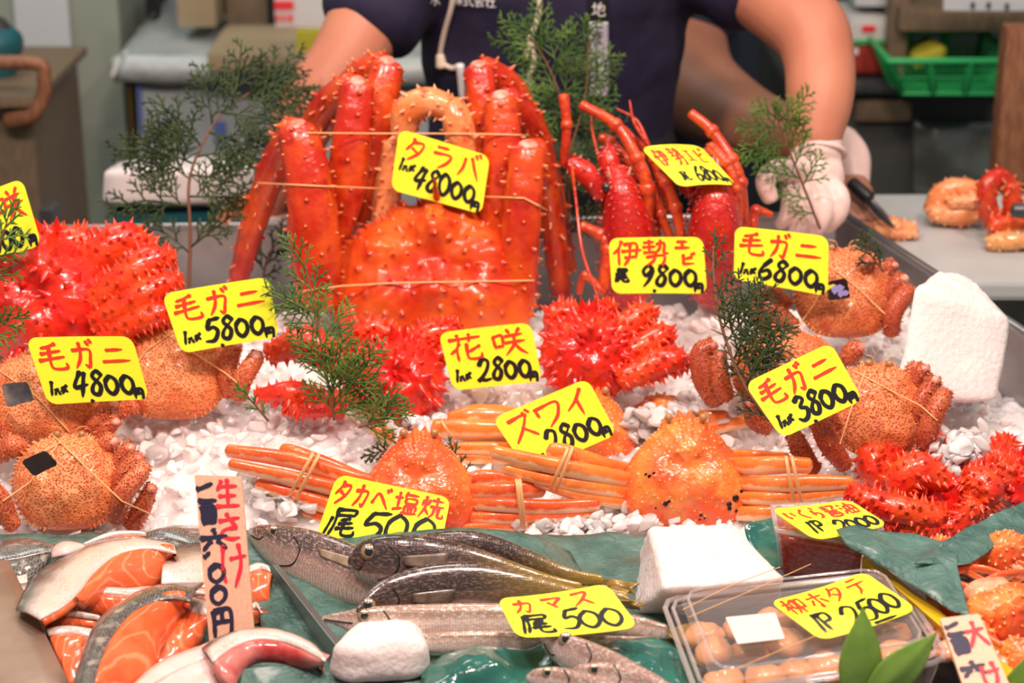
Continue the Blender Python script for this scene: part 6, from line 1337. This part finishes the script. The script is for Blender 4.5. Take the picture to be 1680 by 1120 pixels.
for k, pts in enumerate(([(1120, 1000), (1200, 960), (1280, 930)], [(1130, 1012), (1240, 965), (1330, 925)], [(1200, 1100), (1320, 1050), (1420, 1010)])):
    m = MB(); tube(m, [F(*p, .078) for p in pts], .0005, n=5, seg=5); tag(obj('elastic_band', m, K['band']), ['thin elastic across the rear left corner of the scallop pack', 'thin elastic running from the fish tail over the scallop pack', 'thin elastic over the front of the scallop pack'][k], 'elastic band')

# ------------------------------------------------------------------ bamboo leaves
def leafblade(label, basep, tipp, w_, Y, lean=0., name='bamboo_leaf', fold=.25):
    a = at(*basep, Y); b = at(*tipp, Y+lean); ax = b-a; n = Vector((0, -1, .3)).normalized(); sd = ax.cross(n).normalized()
    rows = []
    for j in (-1, -.5, 0, .5, 1):
        row = []
        for i in range(9):
            q = i/8; ww = w_*(sin(pi*min(1, (q*.80+.20))**1.0)**1.15)*(1 if q < .999 else .02); row.append(a+ax*q+sd*ww*j+n*(-abs(j)*ww*fold+.008*sin(q*pi)))
        rows.append(row)
    m = MB(); patch(m, rows, 3, 3, .0007); return tag(obj(name, m, K['leaf']), label, 'leaf', 'bamboo leaves by the scallop pack')
leafblade('upright pointed bamboo leaf in front of the scallop pack', (1408, 1150), (1416, 992), .0205, 1.64, .02)
leafblade('bamboo leaf leaning right beside the upright one', (1432, 1140), (1538, 1036), .018, 1.635, .01)
leafblade('green leaf corner at the bottom right edge', (1660, 1180), (1700, 1060), .02, 1.65, .01)
m = MB(); tube(m, [F(1385, 1150, .03), F(1420, 1118, .045), F(1455, 1108, .045), F(1490, 1130, .03)], [.006, .012, .012, .006], n=14); tag(obj('squid_piece', m, K['collarskin']), 'pale rounded squid piece at the bottom edge under the leaves', 'squid')

# ------------------------------------------------------------------ crab meat tray at right
t = thing('yellow_tray', F(1640, 1050), 'yellow plastic tray edge holding opened crab pieces at lower right', 'tray')
m = MB(); rbox(m, [F(1413, 914, .062), F(1424, 907, .062), F(1682, 1112, .062), F(1660, 1130, .062)], [F(1413, 940, .03), F(1430, 930, .03), F(1685, 1135, .02), F(1660, 1155, .02)], .002, 6); obj('edge', m, K['yeltray'], t, smooth=False)
m = MB(); rbox(m, [F(1520, 905, .03), F(1720, 880, .03), F(1760, 1160, .02), F(1665, 1160, .02)], [F(1520, 905, .01), F(1720, 880, .01), F(1760, 1160, .0), F(1665, 1160, .0)], .002, 4); obj('tray_base', m, K['paper'], t, smooth=False)
sheet('green_paper', [[F(1372, 870, 0.088), F(1405, 862, 0.092), F(1470, 872, 0.09), F(1530, 884, 0.09), F(1580, 898, 0.088)],
                      [F(1385, 888, 0.085), F(1430, 905, 0.085), F(1490, 925, 0.085), F(1540, 935, 0.088), F(1570, 925, 0.088)],
                      [F(1410, 905, 0.078), F(1470, 945, 0.078), F(1520, 975, 0.078), F(1565, 1000, 0.078), F(1592, 1010, 0.078)]], 'paper', 'green paper flap folded over the yellow tray edge in front of the roe tub', 'paper', .006, 24, 8, 8, 11)
sheet('green_paper', [[F(1548, 888, 0.095), F(1600, 858, 0.095), F(1650, 835, 0.095), F(1720, 800, 0.095)], [F(1530, 905, 0.09), F(1600, 895, 0.09), F(1650, 862, 0.09), F(1720, 830, 0.09)], [F(1500, 925, 0.092), F(1590, 922, 0.088), F(1650, 885, 0.088), F(1720, 860, 0.088)]], 'paper', 'green paper sheet rising to the right edge behind the opened crab pieces', 'paper', .005, 24, 8, 8, 12)
sheet('green_paper', [[F(1560, 1010, .04), F(1600, 1040, .04), F(1700, 1060, .04)], [F(1590, 1040, .04), F(1640, 1080, .04), F(1700, 1090, .04)], [F(1640, 1085, .04), F(1670, 1110, .04), F(1710, 1120, .04)]], 'paper', 'small green paper fold under the crab pieces by the bottom right plank sign', 'paper', .004, 24, 6, 6, 13)
rc_ = random.Random(9)
def cshell(c, w_, h_, hh, tilt, roll, label, yaw=0):
    t = thing('crab_shell', F(*c, hh), label, 'crab piece', 'opened crab pieces'); M = Matrix.Translation(F(*c, hh)) @ Matrix.Rotation(radians(yaw), 4, 'Z') @ Matrix.Rotation(-radians(tilt), 4, 'X') @ Matrix.Rotation(radians(roll), 4, 'Y')
    a, b = w_/3300, h_/3300; hf = [(0, 1), (.4, .9), (.7, .5), (1, -.1), (.8, -.7), (.4, -1), (0, -1)]
    ca = Carapace(M, [(x*a, z*b) for x, z in hf], a*.7, [(-.4*a, 0, .3*a, .1*a), (.4*a, 0, .3*a, .1*a)], .005, 60, 14, int(w_)); ca.spikes(30, .003, .003, rc_, .2, .9, .006, 5); obj('shell', ca.mb, K['snow'], t)
    m = MB(); ball(m, M @ Vector((0, .002, -b*.8)), a*.55, 12, 8, sc=(1.2, .8, .7)); m.v = [v+Vector((1, .5, 1))*.006*noise.noise(v*70) for v in m.v]; obj('meat', m, K['meat'], t); return t
cshell((1650, 905), 110, 80, .075, 55, -20, 'orange crab shell at the rear right edge of the pieces')
cshell((1545, 905), 80, 60, .062, 60, 30, 'small opened shell at the rear left of the crab pieces')
cshell((1645, 1010), 150, 100, .06, 50, 160, 'large upturned orange crab shell near the right edge')
cshell((1560, 985), 90, 70, .055, 60, 60, 'opened crab shell beside the green paper flap')
cshell((1600, 1050), 90, 60, .05, 60, 20, 'broken pale crab shell in front of the pile')
cshell((1675, 1085), 90, 60, .05, 60, 80, 'crab shell fragment at the lower right corner')
seg = [((1512, 922), (1560, 912), (1600, 922), 18), ((1530, 945), (1600, 932), (1670, 950), 16), ((1560, 900), (1620, 905), (1690, 930), 14), ((1540, 958), (1580, 962), (1620, 985), 18), ((1600, 965), (1640, 945), (1690, 940), 20), ((1520, 910), (1540, 892), (1580, 885), 16), ((1620, 880), (1650, 870), (1690, 872), 22), ((1570, 930), (1610, 950), (1655, 975), 12), ((1590, 1010), (1640, 990), (1690, 985), 16), ((1550, 1020), (1590, 1030), (1640, 1060), 18)]
labs = ['at the rear left by the paper', 'long and thin in the middle of the pile', 'crossing under the rear shell', 'short beside the side shell', 'thick at the right edge', 'curved at the rear', 'topmost at the rear right edge', 'thinnest crossing the middle', 'above the upturned shell rim', 'lowest beside the plank sign']
for (a, b, c, w_), l in zip(seg, labs):
    m = MB(); tube(m, [F(*a, .068), F(*b, .078), F(*c, .070)], [w_/3300, w_/3000, w_/3700], n=10, seg=6, flat=.6, upv=(0, -.3, 1), jit=.15); tag(obj('crab_leg_piece', m, K['snowlegred']), 'split pale red crab leg '+l, 'crab piece', 'opened crab pieces')
m = MB()
for i in range(220):
    p = F(rc_.uniform(1520, 1700), rc_.uniform(900, 1080), .045); ball(m, p, rc_.uniform(.004, .010), 7, 5, sc=(rc_.uniform(.8, 1.8), 1, .7))
m.v = [v+Vector((1, .5, 1))*.004*noise.noise(v*90) for v in m.v]
tag(obj('crab_meat', m, K['meat']), 'loose pinkish crab meat filling the yellow tray', 'crab meat', kind='stuff')
# ------------------------------------------------------------------ crab pieces on the work table
def knob(lst, mat, name, label, spk=.008, n=40, seed=1, cat='crab'):
    t = thing(name, at(*lst[0][0][0]), label, cat); r_ = random.Random(seed)
    for p, wds in lst:
        m = MB(); rg = tube(m, P3(p), [r_px(w_, p[0][2]) for w_ in wds], n=10, seg=5, jit=.15); tube_spikes(m, rg, n, spk, .004, r_); obj('leg', m, K[mat], t)
    return t
knob([([(1640, 378, 2.865), (1622, 345, 2.865), (1618, 310, 2.865), (1640, 290, 2.875), (1660, 310, 2.875)], [34, 34, 32, 30, 26]), ([(1668, 375, 2.865), (1662, 340, 2.865), (1660, 305, 2.865)], [34, 34, 26]), ([(1630, 368, 2.845), (1660, 375, 2.845), (1700, 378, 2.845)], [36, 40, 30])], 'king', 'red_crab', 'folded red crab standing on the work table at the right edge', seed=3)
knob([([(1530, 345, 2.965), (1545, 318, 2.965), (1575, 308, 2.965), (1610, 312, 2.965)], [30, 36, 34, 24]), ([(1530, 350, 2.945), (1570, 352, 2.945), (1612, 348, 2.945)], [26, 40, 34]), ([(1560, 332, 2.935), (1590, 330, 2.935), (1615, 325, 2.935)], [22, 26, 22])], 'kingpale', 'crab_section', 'pale crab section lying on the work table behind the knife', seed=4, spk=.005)
knob([([(1625, 400, 2.825), (1650, 395, 2.825), (1690, 392, 2.825)], [26, 34, 30]), ([(1640, 385, 2.845), (1665, 385, 2.845), (1690, 388, 2.845)], [22, 26, 24])], 'scallop', 'crab_section', 'pale peeled crab body on the work table at the right edge', seed=5, spk=.004)
knob([([(1425, 365, 2.900), (1460, 368, 2.890), (1495, 375, 2.890)], [22, 26, 22]), ([(1440, 378, 2.880), (1470, 384, 2.880), (1500, 384, 2.880)], [16, 18, 14])], 'kingpale', 'crab_section', 'red edged crab section under the second seller hand', seed=6, spk=.004)
t = thing('knife', at(1664, 345, 2.800), 'dark knife handle at the right edge over the red crab', 'knife'); m = MB(); tube(m, [at(1664, 345, 2.800), at(1700, 347, 2.800)], [.011, .012], n=12, seg=2); obj('handle', m, K['steeldark'], t)

# ------------------------------------------------------------------ people
def remesh(o, vox, sm=6):
    r = o.modifiers.new('r', 'REMESH'); r.mode = 'VOXEL'; r.voxel_size = vox; r.use_smooth_shade = True
    s = o.modifiers.new('s', 'SMOOTH'); s.factor = .5; s.iterations = sm; return o
def limb(mb, pts, wd, Y0=None, n=18, flat=1., upv=None):
    tube(mb, P3(pts), [r_px(w_, p[2]) for w_, p in zip(wd, pts)], n=n, seg=5, flat=flat, upv=upv)
# seller
t = thing('person', (at(900, 300, 3.05).x, 3.08, 0), 'seller in navy t-shirt reaching over the crabs with a gloved hand', 'person')
cx = at(905, 200, 3.05).x
b = MB()
tube(b, [(cx, 3.10, .85), (cx, 3.09, 1.0), (cx, 3.06, 1.15), (cx, 3.04, 1.27), (cx, 3.05, 1.36)], [.17, .165, .18, .19, .10], n=24, seg=5, flat=.58, upv=(1, 0, 0))
tube(b, [(cx, 3.05, 1.34), (cx, 3.03, 1.44)], [.06, .058], n=16)
hc = Vector((cx, 2.99, 1.53)); ball(b, hc, .092, 24, 16, sc=(.86, 1.0, 1.22)); ball(b, hc+Vector((0, -.03, -.055)), .062, 18, 12, sc=(.95, 1, .9))
ball(b, hc+Vector((0, -.098, -.012)), .014, 10, 8, sc=(.9, 1.2, 1.7))
for sx in (-1, 1):
    ball(b, hc+Vector((.083*sx, .0, -.01)), .02, 10, 8, sc=(.4, .8, 1.4)); tube(b, [(cx+.09*sx, 3.10, .88), (cx+.10*sx, 3.10, .48), (cx+.10*sx, 3.10, .07)], [.088, .062, .042], n=16)
    tube(b, [(cx+.10*sx, 3.13, .045), (cx+.105*sx, 2.98, .03)], [.04, .034], n=12, seg=2)
limb(b, [(905, -60, 3.05), (1080, -80, 3.04), (1180, -85, 3.02), (1255, -15, 2.95), (1325, 45, 2.88), (1344, 100, 2.84), (1345, 160, 2.80), (1340, 215, 2.77), (1336, 262, 2.75), (1330, 290, 2.74)], [150, 150, 150, 128, 122, 112, 108, 88, 68, 60])
limb(b, [(905, -60, 3.05), (740, -80, 3.04), (650, -60, 3.02), (606, 25, 2.96), (566, 100, 2.92), (515, 170, 2.89), (480, 240, 2.87), (455, 320, 2.86), (445, 350, 2.86)], [150, 150, 150, 125, 115, 108, 92, 70, 62])
bo = remesh(obj('body', b, K['skin'], t), .0055)
for sx in (-1, 1):
    e = hc+Vector((.032*sx, -.083, .005)); m = MB(); ball(m, e, .012); ey = obj('eye', m, K['white'], t); m = MB(); ball(m, e+Vector((0, -.009, 0)), .006); obj('pupil', m, K['eyeblack'], ey)
m = MB(); tube(m, [hc+Vector((-.022, -.092, -.052)), hc+Vector((0, -.098, -.052)), hc+Vector((.022, -.092, -.052))], .004, n=8); obj('mouth', m, K['joint'], t)
m = MB(); ball(m, hc+Vector((0, .018, .032)), .096, 24, 14, sc=(.93, 1.0, 1.12)); obj('hair', m, K['blackapron'], t)
s = MB()
tube(s, [(cx, 3.09, .92), (cx, 3.09, 1.0), (cx, 3.06, 1.15), (cx, 3.04, 1.27), (cx, 3.05, 1.37)], [.195, .196, .205, .212, .10], n=28, seg=6, flat=.62, upv=(1, 0, 0))
limb(s, [(905, -60, 3.05), (1080, -80, 3.04), (1175, -75, 3.02), (1236, -28, 2.965)], [190, 190, 190, 172])
limb(s, [(905, -60, 3.05), (740, -80, 3.04), (655, -50, 3.02), (608, 34, 2.955)], [190, 190, 190, 160])
sh = obj('shirt', s, K['navy'], t); remesh(sh, .007, 8)
dsp = sh.modifiers.new('d', 'DISPLACE'); tx = bpy.data.textures.new('folds', 'CLOUDS'); tx.noise_scale = .09; dsp.texture = tx; dsp.strength = .014; dsp.mid_level = .5
m = MB(); tube(m, [(cx, 3.10, .35), (cx, 3.10, .6), (cx, 3.10, .95)], [.22, .215, .205], n=26, seg=4, flat=.72, upv=(1, 0, 0)); obj('apron', m, K['blackapron'], t)
m = MB()
for sx in (-1, 1): tube(m, [(cx+.095*sx, 3.105, .9), (cx+.10*sx, 3.105, .5), (cx+.10*sx, 3.105, .09)], [.105, .085, .07], n=16)
obj('trousers', m, K['navy'], t)
bv = bvh_of([sh])
def on(px, py, off=.003): return drape(bv, px, py, off, 2.9)
for pts in ([(746, -30), (741, 10), (730, 50), (722, 88), (724, 104)], [(724, 104), (742, 112), (752, 108)], [(886, -30), (884, 20), (872, 60), (862, 95)], [(868, 60), (876, 100), (868, 130), (872, 170)]):
    m = MB(); tube(m, [on(*p, .006) for p in pts], .0042, n=8, seg=5); obj('apron_cord', m, K['cord'], t)
m = MB(); tube(m, [on(722, 92, .008), on(724, 108, .008)], [.007, .009], n=10); obj('cord_knot', m, K['cord'], t)
m = MB(); tube(m, [on(755, 108, .008), on(758, 162, .008)], [.0065, .0045], n=10); obj('white_pen', m, K['white'], t)
def strip(px0, py0, px1, py1, mat, nm, par, off=.006):
    P = [[on(px0+(px1-px0)*i/2, py0+(py1-py0)*j/8, off) for i in range(3)] for j in range(9)]
    for it in range(2):
        for r in range(1, 8):
            for c in range(3): P[r][c] = (P[r-1][c]+P[r+1][c])*.5
    m = MB(); patch(m, P, 3, 3, .0008); return obj(nm, m, K[mat], par), P
bd, PG = strip(967, 36, 998, 160, 'paperw', 'name_strip', t); b2, PG2 = strip(965, -40, 998, 38, 'blackapron', 'strip_top', t)
K['paperb'] = plain('badge_white', (.55, .52, .6), .5)
bd.data.materials[0] = K['paperb']
def onb(x, y): 
    return on(x, y, .009)
def glyphs(lst, mat, nm, wd):
    m = MB(); f = lambda a, b_: onb(a, b_)
    for ch, x, y, w_, h in lst:
        for st in G[ch]: ribbon(m, [(x+w_*p[0], y+h*(1-p[1])) for p in st], wd, f, 4)
    obj(nm, m, K[mat], t, smooth=False)
glyphs([('地', 972, 4, 20, 22)], 'white', 'white_writing', 2.4)
glyphs([('ま', 973, 50, 19, 24), ('ぐ', 974, 84, 18, 24), ('ら', 974, 118, 17, 24)], 'eyeblack', 'black_writing', 2.2)
glyphs([('水', 706, -9, 16, 17), ('株', 742, -8, 17, 17), ('式', 760, -7, 16, 17), ('会', 778, -6, 17, 17), ('社', 796, -5, 17, 17)], 'white', 'shirt_print', 2.4)
def hand(parent, wrist, palm, pw, fingers, thumb, vox=.0026, mat='glove', nm='glove', cuff=None):
    m = MB(); limb(m, [wrist, palm[0], palm[1]], pw, n=18, flat=.62, upv=(1, 0, .15))
    if cuff: limb(m, cuff[0], cuff[1], n=20)
    for pts, wd in fingers+[thumb]: limb(m, pts, wd, n=12)
    return remesh(obj(nm, m, K[mat], parent), vox, 3)
FG = [([(1362, 300, 2.715), (1378, 325, 2.700), (1374, 352, 2.695), (1356, 372, 2.705)], [32, 34, 31, 26]),
      ([(1340, 305, 2.71), (1352, 335, 2.690), (1347, 365, 2.685), (1334, 384, 2.695)], [32, 33, 30, 25]),
      ([(1316, 305, 2.71), (1322, 337, 2.688), (1316, 366, 2.685), (1304, 382, 2.695)], [30, 31, 28, 24]),
      ([(1296, 302, 2.71), (1296, 328, 2.692), (1290, 352, 2.69), (1280, 368, 2.70)], [27, 28, 25, 21])]
hand(t, (1340, 248, 2.755), [(1335, 285, 2.735), (1330, 318, 2.725)], [74, 100, 96], FG, ([(1312, 282, 2.715), (1275, 280, 2.69), (1256, 298, 2.675), (1264, 326, 2.67)], [40, 38, 34, 28]), cuff=([(1343, 232, 2.765), (1340, 256, 2.752)], [76, 80]))
m = MB(); c = at(1346, 250, 2.755); ax = (at(1340, 290, 2.74)-at(1346, 215, 2.78)).normalized(); u = ax.orthogonal().normalized(); v = ax.cross(u)
tube(m, [c+(u*cos(k/14*2*pi)+v*sin(k/14*2*pi))*.0355 for k in range(15)], .0038, n=8, seg=2); obj('glove_cuff', m, K['glove'], t)
FG2 = [([(430+12*i, 385, 2.84), (424+13*i, 415, 2.83), (424+13*i, 440, 2.83), (430+12*i, 455, 2.84)], [24, 24, 22, 18]) for i in range(4)]
hand(t, (448, 340, 2.86), [(446, 360, 2.85), (446, 385, 2.85)], [62, 76, 74], FG2, ([(470, 372, 2.83), (484, 390, 2.82), (482, 410, 2.82)], [26, 24, 20]))
# second seller
t2 = thing('person', (at(1080, 300, 3.6).x, 3.68, 0), 'second worker behind, only a bare forearm and cutting hand showing', 'person')
x2 = at(1075, 200, 3.6).x
b = MB(); tube(b, [(x2, 3.68, .85), (x2, 3.66, 1.1), (x2, 3.62, 1.3), (x2, 3.63, 1.40)], [.16, .17, .18, .09], n=20, flat=.6, upv=(1, 0, 0))
tube(b, [(x2, 3.62, 1.38), (x2, 3.58, 1.48)], [.055, .055]); h2 = Vector((x2, 3.55, 1.57)); ball(b, h2, .09, 20, 14, sc=(.86, 1, 1.22)); ball(b, h2+Vector((0, -.09, -.02)), .015, 8, 6)
for sx in (-1, 1): tube(b, [(x2+.09*sx, 3.68, .86), (x2+.10*sx, 3.68, .45), (x2+.10*sx, 3.66, .05)], [.085, .06, .045]); tube(b, [(x2+.10*sx, 3.69, .04), (x2+.10*sx, 3.55, .03)], [.04, .033], seg=2)
limb(b, [(1085, -60, 3.55), (1120, 40, 3.50), (1130, 130, 3.38), (1200, 185, 3.25), (1290, 225, 3.12), (1370, 262, 3.02), (1392, 285, 2.98)], [110, 125, 150, 125, 95, 72, 60])
remesh(obj('body', b, K['skindk'], t2), .008, 4)
m = MB(); ball(m, h2+Vector((0, .02, .03)), .095, 18, 12, sc=(.93, 1, 1.1)); obj('hair', m, K['blackapron'], t2)
m = MB(); tube(m, [(x2, 3.68, .55), (x2, 3.66, 1.1), (x2, 3.62, 1.3), (x2, 3.63, 1.41)], [.20, .195, .20, .09], n=24, flat=.65, upv=(1, 0, 0)); limb(m, [(1050, -60, 3.58), (1085, -40, 3.55), (1150, 50, 3.48)], [150, 150, 150]); remesh(obj('shirt', m, plain('dark_blue_shirt', (.012, .018, .035), .8), t2), .009, 6)
m = MB(); limb(m, [(1375, 235, 3.03), (1392, 262, 3.0), (1402, 300, 2.97)], [66, 70, 50]); obj('arm_cover', m, K['glove'], t2)
FG3 = [([(1400+8*i, 325+3*i, 2.92), (1418+9*i, 342+3*i, 2.90), (1428+9*i, 360+1*i, 2.89)], [19, 18, 14]) for i in range(4)]
hand(t2, (1396, 292, 2.97), [(1402, 312, 2.94), (1410, 330, 2.93)], [46, 56, 54], FG3, ([(1390, 330, 2.92), (1396, 350, 2.90), (1410, 362, 2.89)], [20, 18, 15]), .004, 'skindk', 'hand')
t = thing('knife', at(1440, 330, 2.88), 'dark kitchen knife in the second worker hand', 'knife')
m = MB(); tube(m, [at(1398, 300, 2.90), at(1425, 325, 2.88)], [.010, .011], n=10, seg=2); obj('handle', m, K['blackapron'], t)
m = MB(); patch(m, [[at(1424, 318, 2.88), at(1445, 340, 2.87), at(1468, 372, 2.86)], [at(1418, 330, 2.88), at(1440, 356, 2.87), at(1466, 376, 2.86)]], 4, 2, .0015); obj('blade', m, K['steeldark'], t)
